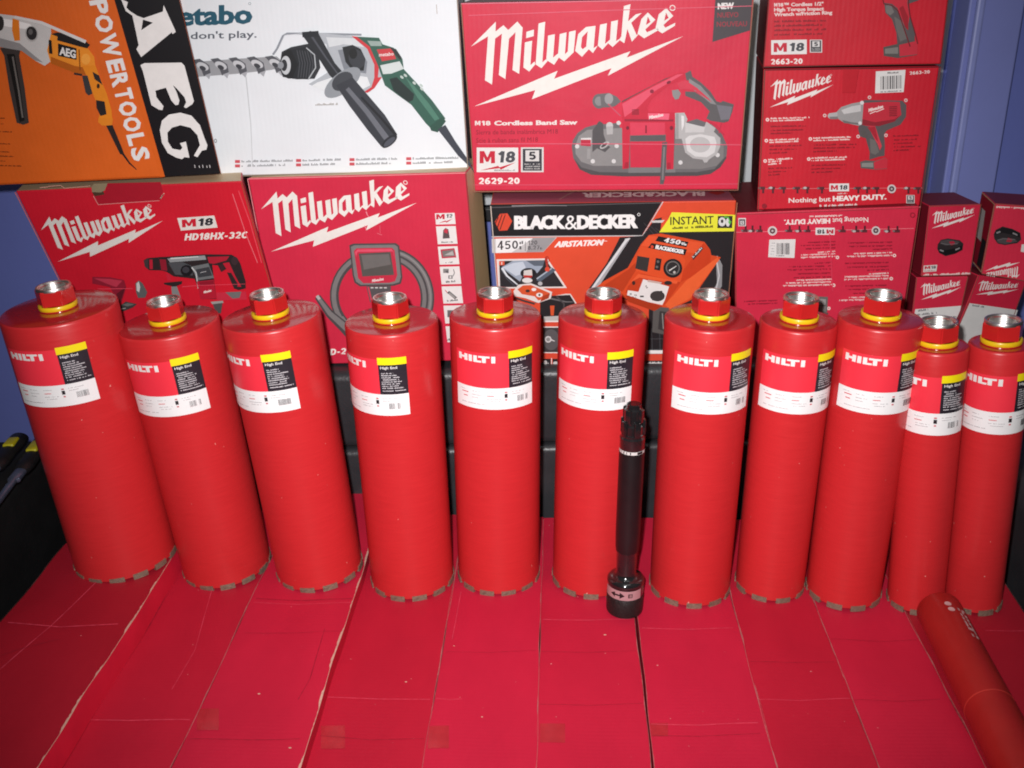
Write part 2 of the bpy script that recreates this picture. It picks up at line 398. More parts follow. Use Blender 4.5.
for i, (pl, pr, zt, dr, mi, lab) in enumerate(TB):
    ll, lr = lat_at(pl, 650, zt if i else zt), lat_at(pr, 650, zt)
    d0 = 0.62; loc = VDIR * ((d0 + dr) / 2) + VLAT * ((ll + lr) / 2); loc.z = ZB
    root = thing('long_carton', lab, 'carton', loc, 'red cartons laid side by side')
    root.rotation_euler = (0, 0, -atan2(VDIR.x, VDIR.y))
    w, L = lr - ll + 0.0018, dr - d0; Hh = zt - ZB
    bm = bmesh.new(); nx, ny = 8, 48; r = random.Random(i * 5 + 1)
    ph = [r.uniform(0, 6.28) for _ in range(6)]
    def ztop(u, v, Hh=Hh, ph=ph):
        e = min(u, 1 - u) * 2
        return Hh + 0.0010 * (sin(v * 9 + ph[0]) * sin(u * 5 + ph[1]) + 0.6 * sin(v * 23 + ph[2] + u * 3)) - 0.0012 * (1 - min(1, e * 6)) * (0.5 + 0.5 * sin(v * 31 + ph[3]))
    def side(v, s, w=w, ph=ph): return s * (w / 2) + 0.0007 * sin(v * 14 + ph[4] + s) + 0.0004 * sin(v * 41 + ph[5] * s)
    g = []
    for b_ in range(ny + 1):
        v = b_ / ny; row = []
        for a in range(nx + 1):
            u = a / nx; xl, xr = side(v, -1) + 0.0008, side(v, 1) - 0.0008
            row.append(bm.verts.new((xl + (xr - xl) * u, -L / 2 + L * v, ztop(u, v))))
        g.append(row)
    for b_ in range(ny):
        for a in range(nx): bm.faces.new((g[b_][a], g[b_][a + 1], g[b_ + 1][a + 1], g[b_ + 1][a]))
    lo = {}
    edge = [g[0][a] for a in range(nx + 1)] + [g[b_][nx] for b_ in range(1, ny + 1)] + [g[ny][a] for a in range(nx - 1, -1, -1)] + [g[b_][0] for b_ in range(ny - 1, 0, -1)]
    if i == 0:
        mid = [bm.verts.new((v.co.x + (0.005 if v.co.x > 0 else 0), v.co.y, 0.1355)) for v in edge]
        for a in range(len(edge)):
            b_ = (a + 1) % len(edge); bm.faces.new((edge[b_], edge[a], mid[a], mid[b_])).material_index = 1
        edge = mid
    low = [bm.verts.new((v.co.x, v.co.y, 0)) for v in edge]
    for a in range(len(edge)):
        b_ = (a + 1) % len(edge); bm.faces.new((edge[b_], edge[a], low[a], low[b_]))
    bm.faces.new(list(reversed(low)) if False else low)
    bmesh.ops.recalc_face_normals(bm, faces=bm.faces[:])
    link('carton_body', bm, [M_TBL[mi], M_SHOULDER], root, smooth=True, angle=radians(28))
    # worn paper along the top edges
    wb = bmesh.new()
    def worn(s, dens, wid):
        n = 220; prev = None; k = r.uniform(0, 9); amp = [r.uniform(0, 6.28) for _ in range(4)]
        for q in range(n + 1):
            v = 0.01 + 0.98 * q / n
            e = sin(v * 47 + amp[0]) + 0.8 * sin(v * 91 + amp[1]) + 0.6 * sin(v * 23 + amp[2]) + r.uniform(-0.5, 0.5)
            t = wid * max(0.06, min(1.15, (e - 1.6 * (1 - 2 * dens)) * 0.6 + 0.2)); xx = side(v, s) - s * 0.0006
            zz = ztop(0.01 if s < 0 else 0.99, v) + 0.0009
            a_ = wb.verts.new((xx + s * 0.0004, -L / 2 + L * v, zz - 0.0002)); b_ = wb.verts.new((xx - s * t, -L / 2 + L * v, zz))
            if prev: wb.faces.new((prev[0], a_, b_, prev[1]) if s > 0 else (a_, prev[0], prev[1], b_))
            prev = (a_, b_)
    dens = {0: (0.2, 0.55), 1: (0.25, 0.4), 2: (0.45, 0.6), 3: (0.15, 0.45), 4: (0.35, 0.3), 5: (0.55, 0.5), 6: (0.4, 0.5), 7: (0.7, 0.45), 8: (0.7, 0.45), 9: (0.6, 0.15)}[i]
    worn(-1, dens[0] * .6, 0.0007); link('worn_edge', wb, M_SCUFF2, root); wb = bmesh.new()
    worn(1, dens[1], 0.0022 if i in (0, 2) else 0.0007); link('worn_edge', wb, M_SCUFF if i in (0, 2) else M_SCUFF2, root)
    TBL_TOP.append((root, ll, lr, zt, dr, d0, w, L, Hh, ztop))
def on_carton(i, px, py):
    root, ll, lr, zt, dr, d0, w, L, Hh, _ = TBL_TOP[i]
    p = on_z(px, py, zt); return Vector((p.dot(VLAT) - (ll + lr) / 2, p.dot(VDIR) - (d0 + dr) / 2, Hh))
def strip_on(i, name, pp, wid, m, lift=0.0016, sub=14):
    """a fold line or scratch across a carton's top, following its waves"""
    root, ll, lr, zt, dr, d0, w, L, Hh, zt_f = TBL_TOP[i]
    P = [on_carton(i, *p) for p in pp]; bm = bmesh.new(); ring = []
    for a, b in zip(P, P[1:]):
        for q in range(sub + 1):
            ring.append(a.lerp(b, q / sub))
    lim = w / 2 - 0.002
    prev = None; r = random.Random(int(pp[0][0]))
    for k, c in enumerate(ring):
        a = ring[max(0, k - 1)]; b = ring[min(len(ring) - 1, k + 1)]; t = (b - a); t.z = 0
        if t.length < 1e-6: continue
        nrm = Vector((-t.y, t.x, 0)).normalized(); ww = wid * r.uniform(0.4, 1.0)
        x = max(-lim, min(lim, c.x)); z = zt_f(x / w + 0.5, c.y / L + 0.5) + 0.0011
        cc = Vector((x, c.y, z))
        v0, v1 = bm.verts.new(cc + nrm * ww / 2), bm.verts.new(cc - nrm * ww / 2)
        if prev: bm.faces.new((prev[0], v0, v1, prev[1]))
        prev = (v0, v1)
    bmesh.ops.recalc_face_normals(bm, faces=bm.faces[:])
    for f in bm.faces:
        if f.normal.z < 0: f.normal_flip()
    return link(name, bm, m, root)
for i, pp, wd, m in [
    (0, [(8, 623), (60, 628), (118, 624)], 0.0022, M_CREASE), (0, [(100, 580), (50, 628), (0, 670)], 0.0016, M_CREASE),
    (0, [(60, 640), (20, 650), (-10, 660)], 0.001, M_CREASE2),
    (1, [(84, 720), (130, 722), (190, 720)], 0.0018, M_CREASE), (1, [(212, 590), (195, 650), (172, 690)], 0.0011, M_CREASE), (1, [(176, 580), (150, 625), (128, 660)], 0.001, M_CREASE2),
    (2, [(256, 599), (300, 601), (352, 599)], 0.0015, M_CREASE2), (2, [(254, 603), (300, 605), (351, 603)], 0.0012, M_CREASE), (2, [(245, 633), (300, 634), (343, 632)], 0.0007, M_CREASE2),
    (2, [(325, 630), (310, 680), (298, 700)], 0.0009, M_CREASE2), (2, [(190, 740), (250, 741), (300, 739)], 0.001, M_CREASE2),
    (3, [(328, 698), (380, 700), (430, 700)], 0.0014, M_CREASE), (3, [(320, 736), (370, 741), (424, 739)], 0.0009, M_CREASE2),
    (4, [(461, 592), (456, 620), (452, 640)], 0.0012, M_CREASE), (4, [(446, 652), (490, 653), (536, 651)], 0.0007, M_CREASE2), (4, [(436, 700), (450, 701), (462, 700)], 0.0012, M_CREASE),
    (5, [(543, 619), (590, 621), (634, 620)], 0.0016, M_CREASE), (5, [(540, 652), (590, 653), (636, 651)], 0.0009, M_CREASE2), (5, [(540, 705), (590, 706), (644, 704)], 0.0009, M_CREASE2),
    (6, [(642, 628), (690, 630), (733, 629)], 0.0018, M_CREASE), (6, [(646, 724), (700, 726), (758, 724)], 0.0015, M_CREASE), (6, [(648, 735), (700, 737), (760, 735)], 0.0009, M_CREASE2),
    (7, [(747, 662), (790, 664), (834, 662)], 0.0009, M_CREASE2), (7, [(752, 699), (800, 701), (850, 699)], 0.0011, M_CREASE),
    (8, [(830, 640), (880, 641), (916, 640)], 0.0008, M_CREASE2), (8, [(850, 700), (900, 702), (940, 700)], 0.001, M_CREASE2),
    (9, [(985, 632), (1010, 632), (1030, 631)], 0.0012, M_CREASE)]:
    strip_on(i, 'fold_crease', pp, wd, m)
def patch_on(i, name, px0, py0, px1, py1, m, lift=0.0012):
    root = TBL_TOP[i][0]; zf = TBL_TOP[i][9]; w, L = TBL_TOP[i][6], TBL_TOP[i][7]
    a, b, c, d = [on_carton(i, *p) for p in ((px0, py0), (px1, py0), (px1, py1), (px0, py1))]
    bm = bmesh.new(); n = 5; g = []
    for v in range(n + 1):
        row = []
        for u in range(n + 1):
            p = a.lerp(b, u / n).lerp(d.lerp(c, u / n), v / n); x = max(-w / 2 + .001, min(w / 2 - .001, p.x))
            row.append(bm.verts.new((x, p.y, zf(x / w + 0.5, p.y / L + 0.5) + 0.0006)))
        g.append(row)
    for v in range(n):
        for u in range(n): bm.faces.new((g[v][u], g[v + 1][u], g[v + 1][u + 1], g[v][u + 1]))
    bmesh.ops.recalc_face_normals(bm, faces=bm.faces[:])
    for f in bm.faces:
        if f.normal.z < 0: f.normal_flip()
    return link(name, bm, m, root)
for i, x0, y0, x1, y1 in [(2, 197, 709, 219, 731), (3, 321, 726, 345, 749), (4, 428, 727, 449, 749), (5, 540, 724, 565, 743), (6, 650, 723, 668, 736)]:
    patch_on(i, 'tape_patch', x0, y0, x1, y1, M_TAPE)
patch_on(7, 'torn_spot', 768, 750, 772, 762, M_KRAFT)
# specks of paper lint on the cartons
for i, x, y, s in [(2, 259, 694, .0014), (3, 406, 682, .0012), (4, 454, 646, .0009), (5, 605, 635, .0015), (7, 855, 667, .0014), (2, 290, 748, .0014), (5, 482, 717, .001)]:
    p = on_carton(min(i, 9), x, y)
    if i == 7: i = 8; p = on_carton(8, x, y)
    if i == 5 and x < 500: i = 4; p = on_carton(4, x, y)
    bm = bmesh.new(); bmesh.ops.create_icosphere(bm, subdivisions=1, radius=s)
    for v in bm.verts: v.co = Vector((v.co.x * 1.5, v.co.y * 0.8, v.co.z * 0.35 + s * 0.3)) + p
    link('lint_speck', bm, M_SCUFF, TBL_TOP[i][0])

# ------------------------------------------------------------------ diamond core bits
M_BIT = mat('satin_red_tube_paint', (0.55, 0.022, 0.026), rough=0.32, noise=0.06, nscale=30, bump=0.035, bscale=160, spec=0.45, rough_noise=0.10, stretch=(1, 1, 14), specks=(0.775, 150, (0.75, 0.30, 0.26, 1)))
M_TOP = mat('gloss_red_end_paint', (0.40, 0.013, 0.018), rough=0.16, noise=0.04, nscale=14, spec=0.6, coat=0.35, coat_rough=0.08)
M_HUB = mat('gloss_red_hub_paint', (0.52, 0.016, 0.016), rough=0.22, noise=0.05, nscale=40, coat=0.6, coat_rough=0.08)
M_YEL = mat('yellow_ring_plastic', (0.78, 0.50, 0.008), rough=0.35, noise=0.05, nscale=60, coat=0.2)
M_STEEL = mat('machined_steel', (0.74, 0.72, 0.69), rough=0.36, metal=1.0, noise=0.12, nscale=120, stretch=(1, 1, 8), bump=0.05, bscale=300)
M_SEG = mat('diamond_segment_metal', (0.28, 0.23, 0.17), rough=0.5, metal=0.55, noise=0.35, nscale=180, bump=0.5, bscale=500)
M_LRED = mat('label_red_print', '#ea3444', rough=0.4, noise=0.03, nscale=40)
M_LWHT = mat('label_white_print', '#ececec', rough=0.45, noise=0.02, nscale=40)
M_LBLK = mat('label_black_print', '#26222a', rough=0.4, noise=0.1, nscale=60)
M_LYEL = mat('label_yellow_print', '#f0dc10', rough=0.4, noise=0.03, nscale=60)

class Wrap:
    """print on the tube: s 0..1 along the label's arc, t 0..1 up the label"""
    def __init__(self, r, a0, a1, z0, z1): self.__dict__.update(r=r, a0=a0, a1=a1, z0=z0, z1=z1, bm=bmesh.new(), ms=[], k=0)
    def co(self, s, t, k):
        a = self.a0 + (self.a1 - self.a0) * s; rr = self.r + 0.0003 + k * 0.00008
        return (rr * sin(a), -rr * cos(a), self.z0 + (self.z1 - self.z0) * t)
    def mi(self, m):
        m = ink(m) if isinstance(m, str) else m
        if m not in self.ms: self.ms.append(m)
        return self.ms.index(m)
    def rect(self, m, s0, t0, s1, t1, n=None, same=False):
        if not same: self.k += 1
        mi = self.mi(m); n = n or max(1, int(math.ceil((s1 - s0) * 30)))
        lo = [self.bm.verts.new(self.co(s0 + (s1 - s0) * q / n, t0, self.k)) for q in range(n + 1)]
        hi = [self.bm.verts.new(self.co(s0 + (s1 - s0) * q / n, t1, self.k)) for q in range(n + 1)]
        for q in range(n): self.bm.faces.new((lo[q], lo[q + 1], hi[q + 1], hi[q])).material_index = mi
    def text(self, m, s, s0, s1, t0, t1, bold=0.0):
        self.k += 1; mi = self.mi(m); g, fs = glyphs(s, bold)
        vs = [self.bm.verts.new(self.co(s0 + (s1 - s0) * u, t0 + (t1 - t0) * v, self.k)) for u, v in g]
        for f in fs:
            try: fc = self.bm.faces.new([vs[i] for i in f])
            except ValueError: continue
            fc.material_index = mi
    def scrawl(self, m, s0, s1, t, h, seed):
        r = random.Random(seed); s = s0; self.k += 1
        while s < s1:
            w = r.uniform(0.006, 0.016)
            if r.random() > 0.13: self.rect(m, s, t, min(s1, s + w * 0.75), t + h * r.uniform(0.6, 1), n=1, same=True)
            s += w
BLOCK = [(0, 0, 1, 4), (1, 1.4, 2, 2.7), (2, 0, 3, 4), (3.35, 0, 4.35, 4), (4.75, 0, 5.75, 4), (5.75, 0, 6.9, 1.1), (6.1, 2.9, 9.1, 4), (7.1, 0, 8.1, 2.9), (9.5, 0, 10.5, 4)]
def block_logo(put, m):
    for i, (x0, y0, x1, y1) in enumerate(BLOCK): put(m, x0 / 10.5, y0 / 4, x1 / 10.5, y1 / 4, i)

SEG_MESH = {}
def seg_mesh(r, da):
    bm = bmesh.new(); n = 6; ring = []
    for q in range(n + 1):
        a = -da / 2 + da * q / n
        ring.append([bm.verts.new((rr * sin(a), -rr * cos(a), z)) for rr, z in ((r + 0.0012, 0.0), (r + 0.0012, 0.0085), (r - 0.0035, 0.0085), (r - 0.0035, 0.0))])
    for a, b in zip(ring, ring[1:]):
        for k in range(4): bm.faces.new((a[k], b[k], b[(k + 1) % 4], a[(k + 1) % 4]))
    bm.faces.new(list(reversed(ring[0]))); bm.faces.new(ring[-1])
    bmesh.ops.recalc_face_normals(bm, faces=bm.faces[:])
    me = bpy.data.meshes.new('diamond_segment'); bm.to_mesh(me); bm.free(); me.materials.append(M_SEG); return me

# base point, radius, tilt of axis (lateral, depth; degrees), height, label right edge (deg), label
BITS = [((-0.586, 1.310, 0.034), 0.0758, -3.1, -1.1, 0.398, 17, 'widest red core bit, at the far left on the raised carton'),
        ((-0.443, 1.330, 0.0), 0.0678, -3.95, -1.1, 0.402, 26, 'red core bit second from left, its label turned left with a clipped logo'),
        ((-0.292, 1.287, 0.020), 0.0652, -3.8, -0.8, 0.402, 15.5, 'red core bit third from left, a pink glint on the hub face'),
        ((-0.155, 1.286, 0.0), 0.0624, -0.65, 0, 0.410, 14, 'red core bit fourth from left, first letter of its logo turned out of sight'),
        ((-0.026, 1.293, 0.0), 0.0618, 0.75, 0, 0.412, 50, 'red core bit fifth from left, its whole label facing front'),
        ((0.112, 1.278, 0.0), 0.0589, 1.5, 0, 0.413, 44, 'red core bit directly behind the black adapter'),
        ((0.253, 1.250, 0.0), 0.0585, 0.96, 0, 0.417, 68, 'red core bit to the right of the black adapter, label turned slightly right'),
        ((0.370, 1.249, 0.0), 0.0496, 0.9, 0, 0.410, 79, 'narrower red core bit fourth from right, in front of the upside down printed carton'),
        ((0.472, 1.230, 0.0), 0.0527, 0.5, 0, 0.418, 77, 'red core bit third from right, left of the two thin short ones'),
        ((0.566, 1.202, 0.0), 0.0386, -3.0, 1.4, 0.387, 72, 'thin red core bit second from right, only the end of its logo showing'),
        ((0.645, 1.198, 0.0), 0.0386, -2.85, 1.5, 0.388, 95, 'thin red core bit standing at the far right end')]
for i, (B, r, tl, td, H, rd, lab) in enumerate(BITS):
    rr = random.Random(100 + i)
    root = thing('core_bit', lab, 'core bit', B, 'diamond core bits standing in a row')
    ax = Vector((tan(radians(tl)), tan(radians(td)), 1)).normalized()
    root.rotation_mode = 'QUATERNION'; root.rotation_quaternion = Vector((0, 0, 1)).rotation_difference(ax)
    # tube: wall with inner bore at the open bottom
    kd = 0.035 if i < 3 else 0.018; rb = r * (1 - kd)
    bm = lathe([(rb - 0.0025, 0.012), (rb - 0.0025, 0.0045), (rb, 0.0045), (rb, 0.02)] + [(rb + (r - rb) * q / 6, 0.02 + (H - 0.024) * q / 6) for q in range(1, 7)] + [(r - 0.0006, H - 0.0022), (r - 0.0018, H - 0.0008)], 96)
    link('tube', bm, M_BIT, root, smooth=True, angle=radians(35))
    link('end_plate', lathe([(r - 0.0018, H - 0.0008), (r - 0.003, H - 0.0004), (0.03, H), (0.0, H)][:3], 96, cap_top=True), M_TOP, root, smooth=True, angle=radians(35))
    # hub
    hb = bmesh.new(); R6 = 0.0252; a0 = rr.uniform(-0.5, 0.5) if i != 2 else 0.52
    rings = []
    for (k, z) in ((0.96, 0.0072), (1, 0.0085), (1, 0.0265), (0.96, 0.0283)):
        rings.append([hb.verts.new((R6 * k * sin(a0 + q * pi / 3), -R6 * k * cos(a0 + q * pi / 3), H + z)) for q in range(6)])
    for a, b in zip(rings, rings[1:]):
        for q in range(6): hb.faces.new((a[q], a[(q + 1) % 6], b[(q + 1) % 6], b[q]))
    hb.faces.new(list(reversed(rings[0])));
    inner = [hb.verts.new((0.0195 * sin(a0 + q * pi / 3), -0.0195 * cos(a0 + q * pi / 3), H + 0.0285)) for q in range(6)]
    for q in range(6): hb.faces.new((rings[-1][q], rings[-1][(q + 1) % 6], inner[(q + 1) % 6], inner[q]))
    bmesh.ops.recalc_face_normals(hb, faces=hb.faces[:])
    bmesh.ops.bevel(hb, geom=[e for e in hb.edges if abs((e.verts[0].co - e.verts[1].co).z) > 0.01], offset=0.0015, segments=2, affect='EDGES')
    hub = link('hex_hub', hb, M_HUB, root, smooth=True, angle=radians(25))
    link('socket', lathe([(0.0226, H + 0.0272), (0.0226, H + 0.0303), (0.0220, H + 0.0315), (0.0200, H + 0.0315), (0.0190, H + 0.0303)] +
               [(0.0186 + (0.0004 if q % 2 else 0), H + 0.0292 - q * 0.0011) for q in range(20)] + [(0.001, H + 0.0068)], 56), M_STEEL, hub, smooth=True, angle=radians(30))
    link('ring', lathe([(0.0230, H + 0.0012), (0.0244, H + 0.0014), (0.0250, H + 0.0022), (0.0250, H + 0.0064), (0.0244, H + 0.0072), (0.0230, H + 0.0074)], 64), M_YEL, hub, smooth=True, angle=radians(40))
    link('hub_foot', lathe([(0.0236, H - 0.0002), (0.0236, H + 0.0016)], 48), M_HUB, hub, smooth=True)
    # segments
    n = max(8, int(round(2 * pi * r / 0.033))); me = seg_mesh(rb, 0.021 / rb); o0 = rr.uniform(0, 6.28)
    for q in range(n):
        s = bpy.data.objects.new('diamond_segment', me); COL.objects.link(s); s.parent = root; s.rotation_euler = (0, 0, o0 + q * 2 * pi / n)
    # sticker
    face = atan2(B[0], B[1])                       # turn towards the viewer's side
    arc = 0.115 / r; aR = radians(rd) - face; aL = aR - arc
    # angle convention of Wrap: 0 = -Y, positive to +X
    W = Wrap(r, aL, aR, H * 0.918 - 0.080, H * 0.918)
    W.rect(M_LRED, 0, 0.383, 1.0, 1.0); W.rect(M_LWHT, 0, 0.0, 1.0, 0.383)
    W.rect(M_LBLK, 0.675, 0.383, 1.0, 0.905); W.rect(M_LYEL, 0.670, 0.905, 1.0, 1.03)
    W.k += 1
    block_logo(lambda m, x0, y0, x1, y1, k: W.rect(m, 0.05 + 0.47 * x0, 0.835 + 0.115 * y0, 0.05 + 0.47 * x1, 0.835 + 0.115 * y1, same=True), WHITE)
    W.text(WHITE, 'High End', 0.70, 0.89, 0.835, 0.878, 0.015)
    for q in range(8):
        W.scrawl('#c8c4c8', 0.705, 0.80 + (0.10 if q > 1 else 0.04) + rr.uniform(0, 0.05) * (q % 3 > 0), 0.75 - q * 0.037, 0.021, i * 50 + q)
    W.scrawl('#d8d4d8', 0.71, 0.97, 0.445, 0.018, i * 50 + 9)
    W.rect('#c83a44', 0.10, 0.27, 0.19, 0.285); W.rect('#c83a44', 0.12, 0.20, 0.18, 0.215, same=True); W.rect('#c83a44', 0.42, 0.245, 0.50, 0.257, same=True)
    W.rect('#2a2428', 0.620, 0.215, 0.655, 0.285); W.rect('#c86a70', 0.622, 0.30, 0.652, 0.325, same=True); W.rect('#c86a70', 0.626, 0.165, 0.65, 0.19, same=True)
    for q, (s0, s1, t) in enumerate([(0.08, 0.16, 0.32), (0.24, 0.34, 0.31), (0.42, 0.52, 0.31), (0.24, 0.36, 0.25), (0.24, 0.32, 0.20), (0.42, 0.58, 0.19), (0.44, 0.57, 0.15), (0.70, 0.86, 0.31), (0.70, 0.80, 0.27), (0.1, 0.4, 0.09)]):
        W.scrawl('#a8a6a8', s0, s1, t, 0.014, i * 50 + 20 + q)
    x = 0.77; W.k += 1
    while x < 0.90:
        wd = rr.choice((0.003, 0.003, 0.006)); W.rect('#4a484c', x, 0.13, x + wd, 0.235, n=1, same=True); x += wd + rr.choice((0.003, 0.005, 0.007, 0.03 if 0.83 < x < 0.85 else 0.004))
    lb = link('label_sticker', W.bm, W.ms, root, smooth=True)

# thin tube lying down
ra = 0.029
pA = on_z(938.5, 611, ra); pB = on_z(1062, 850, ra)
ax = (pB - pA).normalized(); Lt = (pB - pA).length
root = thing('core_bit', 'thin dark red core bit lying on its side, logo printed lengthwise', 'core bit', (pA.x, pA.y, 0.0012))
root.rotation_mode = 'QUATERNION'
xa = ax.cross(Vector((0, 0, 1))).normalized(); za = Vector((0, 0, 1))
M_TUBE2 = mat('dark_red_tube_paint', (0.35, 0.015, 0.013), rough=0.4, noise=0.08, nscale=22, bump=0.1, bscale=150, spec=0.4)
fr = Matrix((xa, ax, za)).transposed()
def tube_frame(bm):
    for v in bm.verts: v.co = fr @ Vector((v.co.x, v.co.z, v.co.y)) + Vector((0, 0, ra))
    bmesh.ops.recalc_face_normals(bm, faces=bm.faces[:]); return bm
link('tube', tube_frame(lathe([(ra - 0.002, 0.02), (ra - 0.002, 0.0), (ra - 0.0006, -0.0006), (ra, 0.001)] + [(ra, 0.001 + 0.193 * q / 8) for q in range(1, 9)] + [(ra, 0.195 + (Lt - 0.195) * q / 8) for q in range(1, 9)], 72, cap_bottom=False, cap_top=True)), M_TUBE2, root, smooth=True, angle=radians(40))
link('seam_ring', tube_frame(lathe([(ra - 0.001, 0.1936), (ra + 0.0003, 0.1938), (ra + 0.0003, 0.1952), (ra - 0.001, 0.1954)], 72)), mat('seam_red_paint', (0.5, 0.04, 0.03), rough=0.3), root, smooth=True, angle=radians(40))
link('end_plate', tube_frame(lathe([(ra - 0.0022, 0.004), (0.010, 0.0045), (0.0098, 0.0)], 48, cap_top=True)), M_STEEL, root, smooth=True, angle=radians(40))
lb = bmesh.new()
def lay(m, x0, y0, x1, y1, k=0, A0=-0.16, S0=0.030, SL=0.062, AH=0.30):
    vs = []
    for (x, y) in ((x0, y0), (x1, y0), (x1, y1), (x0, y1)):
        a = A0 + AH * y; s = S0 + SL * x
        vs.append(lb.verts.new(fr @ Vector(((ra + .0004) * sin(a), s, (ra + .0004) * cos(a))) + Vector((0, 0, ra))))
    lb.faces.new(vs)
AC = -0.50
for (x0, y0, x1, y1) in BLOCK:
    A0, AH, S0, SL = AC + 0.16, -0.36, 0.032, 0.060
    vs = []
    for (x, y) in ((x0, y0), (x1, y0), (x1, y1), (x0, y1)):
        a = A0 + AH * y / 4; s = S0 + SL * x / 10.5
        vs.append(lb.verts.new(fr @ Vector(((ra + .0004) * sin(a), s, (ra + .0004) * cos(a))) + Vector((0, 0, ra))))
    lb.faces.new(vs)
for (a_, s_) in ((AC + 0.50, 0.026), (AC + 0.47, 0.038)):
    vs = [lb.verts.new(fr @ Vector(((ra + .0004) * sin(a_ + 0.15 * cos(q * pi / 8)), s_ + 0.0045 * sin(q * pi / 8), (ra + .0004) * cos(a_ + 0.15 * cos(q * pi / 8)))) + Vector((0, 0, ra))) for q in range(16)]
    lb.faces.new(vs)
bmesh.ops.recalc_face_normals(lb, faces=lb.faces[:])
link('printed_logo', lb, ink('#c8a0a0'), root)

# ------------------------------------------------------------------ black adapter standing in front
M_ADP = mat('blackened_steel', (0.010, 0.009, 0.010), rough=0.14, noise=0.2, nscale=60, coat=0.8, coat_rough=0.05, bump=0.08, bscale=120)
M_ADM = mat('dark_matt_sleeve', (0.009, 0.006, 0.007), rough=0.36, noise=0.15, nscale=40, bump=0.06, bscale=300)
M_ADK = mat('knurled_black_steel', (0.02, 0.018, 0.018), rough=0.4, noise=0.3, nscale=200, bump=0.5, bscale=700, metal=0.4)
Pf = on_z(624.0, 620.0, 0.0015); hd = Vector((Pf.x, Pf.y, 0)).normalized()
RA = 0.0258; Pc = Pf + hd * RA
root = thing('drill_adapter', 'slim black steel adapter standing on end, its wide foot ringed by a pinkish band', 'adapter', Pc)
tx = on_plane(632.3, 440, Pc, hd) - Pc
root.rotation_mode = 'QUATERNION'; root.rotation_quaternion = Vector((0, 0, 1)).rotation_difference((VLAT * (tx.dot(VLAT)) + Vector((0, 0, tx.z))).normalized())
def zf(y, r): return on_plane(629, y, Pc - hd * r, hd).z - Pc.z
z_band0, z_band1, z_sh = zf(601.5, RA), zf(592, RA), zf(588.5, RA)
z_body0, z_body1 = zf(556, 0.0165), zf(455, 0.0165)
zt = [zf(y, 0.015) for y in (447, 440, 432, 424, 413, 408)]
link('foot', lathe([(0.0, 0.0), (RA - 0.003, 0.0), (RA - 0.0006, 0.0016), (RA, 0.004), (RA, z_band0 - 0.001), (RA - 0.0006, z_band0)], 64), M_ADK, root, smooth=True, angle=radians(35))
link('foot_collar', lathe([(RA - 0.0006, z_band0), (RA - 0.0004, z_band1), (RA, z_band1 + 0.001), (RA, z_sh), (RA - 0.002, z_sh + 0.003), (RA - 0.006, z_sh + 0.0045), (0.0160, z_sh + 0.006), (0.0142, z_sh + 0.009), (0.0138, z_sh + 0.014), (0.0150, z_body0 - 0.001), (0.0155, z_body0)], 64), M_ADP, root, smooth=True, angle=radians(50))
W = Wrap(RA - 0.0003, -1.35 - atan2(Pc.x, Pc.y), 0.95 - atan2(Pc.x, Pc.y), z_band0 + 0.0005, z_band1 - 0.0002)
W.rect('#b08488', 0, 0, 1, 1); W.rect('#2a1a1c', 0.28, 0.42, 0.50, 0.60); W.rect('#2a1a1c', 0.66, 0.30, 0.76, 0.72); W.rect('#b08488', 0.69, 0.36, 0.71, 0.66); W.rect('#b08488', 0.72, 0.36, 0.74, 0.66, same=True)
W.k += 1; mi_ = W.mi('#2a1a1c')
for tri in (((0.46, 0.18), (0.58, 0.5), (0.46, 0.84)), ((0.34, 0.22), (0.22, 0.5), (0.34, 0.8))):
    f = W.bm.faces.new([W.bm.verts.new(W.co(s, t, W.k)) for s, t in tri]); f.material_index = mi_
bmesh.ops.recalc_face_normals(W.bm, faces=W.bm.faces[:])
link('foot_band', W.bm, W.ms, root, smooth=True)
link('shaft', lathe([(0.0155, z_body0), (0.0163, z_body0 + 0.006), (0.0168, z_body0 + 0.03), (0.0168, z_body1 - 0.002), (0.0164, z_body1)], 56), M_ADM, root, smooth=True, angle=radians(50))
W = Wrap(0.0163, -1.5 - atan2(Pc.x, Pc.y), 1.45 - atan2(Pc.x, Pc.y), z_body1 - 0.0008, z_body1 + 0.0035)
W.rect('#d0ccca', 0, 0, 1, 1)
for q, (a, b) in enumerate([(0.10, 0.12), (0.20, 0.215), (0.27, 0.30), (0.36, 0.38), (0.46, 0.49), (0.66, 0.84)]): W.rect('#1a1618', a, 0.1, b, 0.9, same=q > 0)
link('silver_ring', W.bm, W.ms, root, smooth=True)
link('shaft_collar', lathe([(0.0163, z_body1 - 0.001), (0.0163, z_body1 + 0.0035), (0.0166, z_body1 + 0.0042), (0.0166, zt[1] - 0.002), (0.0150, zt[1]), (0.0150, zt[1] + 0.003), (0.0136, zt[1] + 0.004), (0.0136, zt[2] + .004), (0.0118, zt[2] + .006), (0.0118, zt[4] - 0.001), (0.0098, zt[4] + 0.0015), (0.0095, zt[5] - 0.001), (0.0080, zt[5]), (0.0, zt[5])], 56), M_ADP, root, smooth=True, angle=radians(30))
for (rad, za_, zb_, n, off) in ((0.0137, zt[1] + 0.002, zt[3], 5, 0.3), (0.0112, zt[3] - 0.002, zt[4] + .001, 4, 0.9)):
    for q in range(n):
        a = off + q * 2 * pi / n
        bm = box_bm(-0.0042, 0.0042, -0.0022, 0.0028, 0, zb_ - za_, 0.0012, 2)
        for v in bm.verts:
            p = Vector((v.co.x, -(rad + v.co.y), za_ + v.co.z)); v.co = Matrix.Rotation(a, 3, 'Z') @ p
        link('drive_lug', bm, M_ADP, root, smooth=True, angle=radians(40))

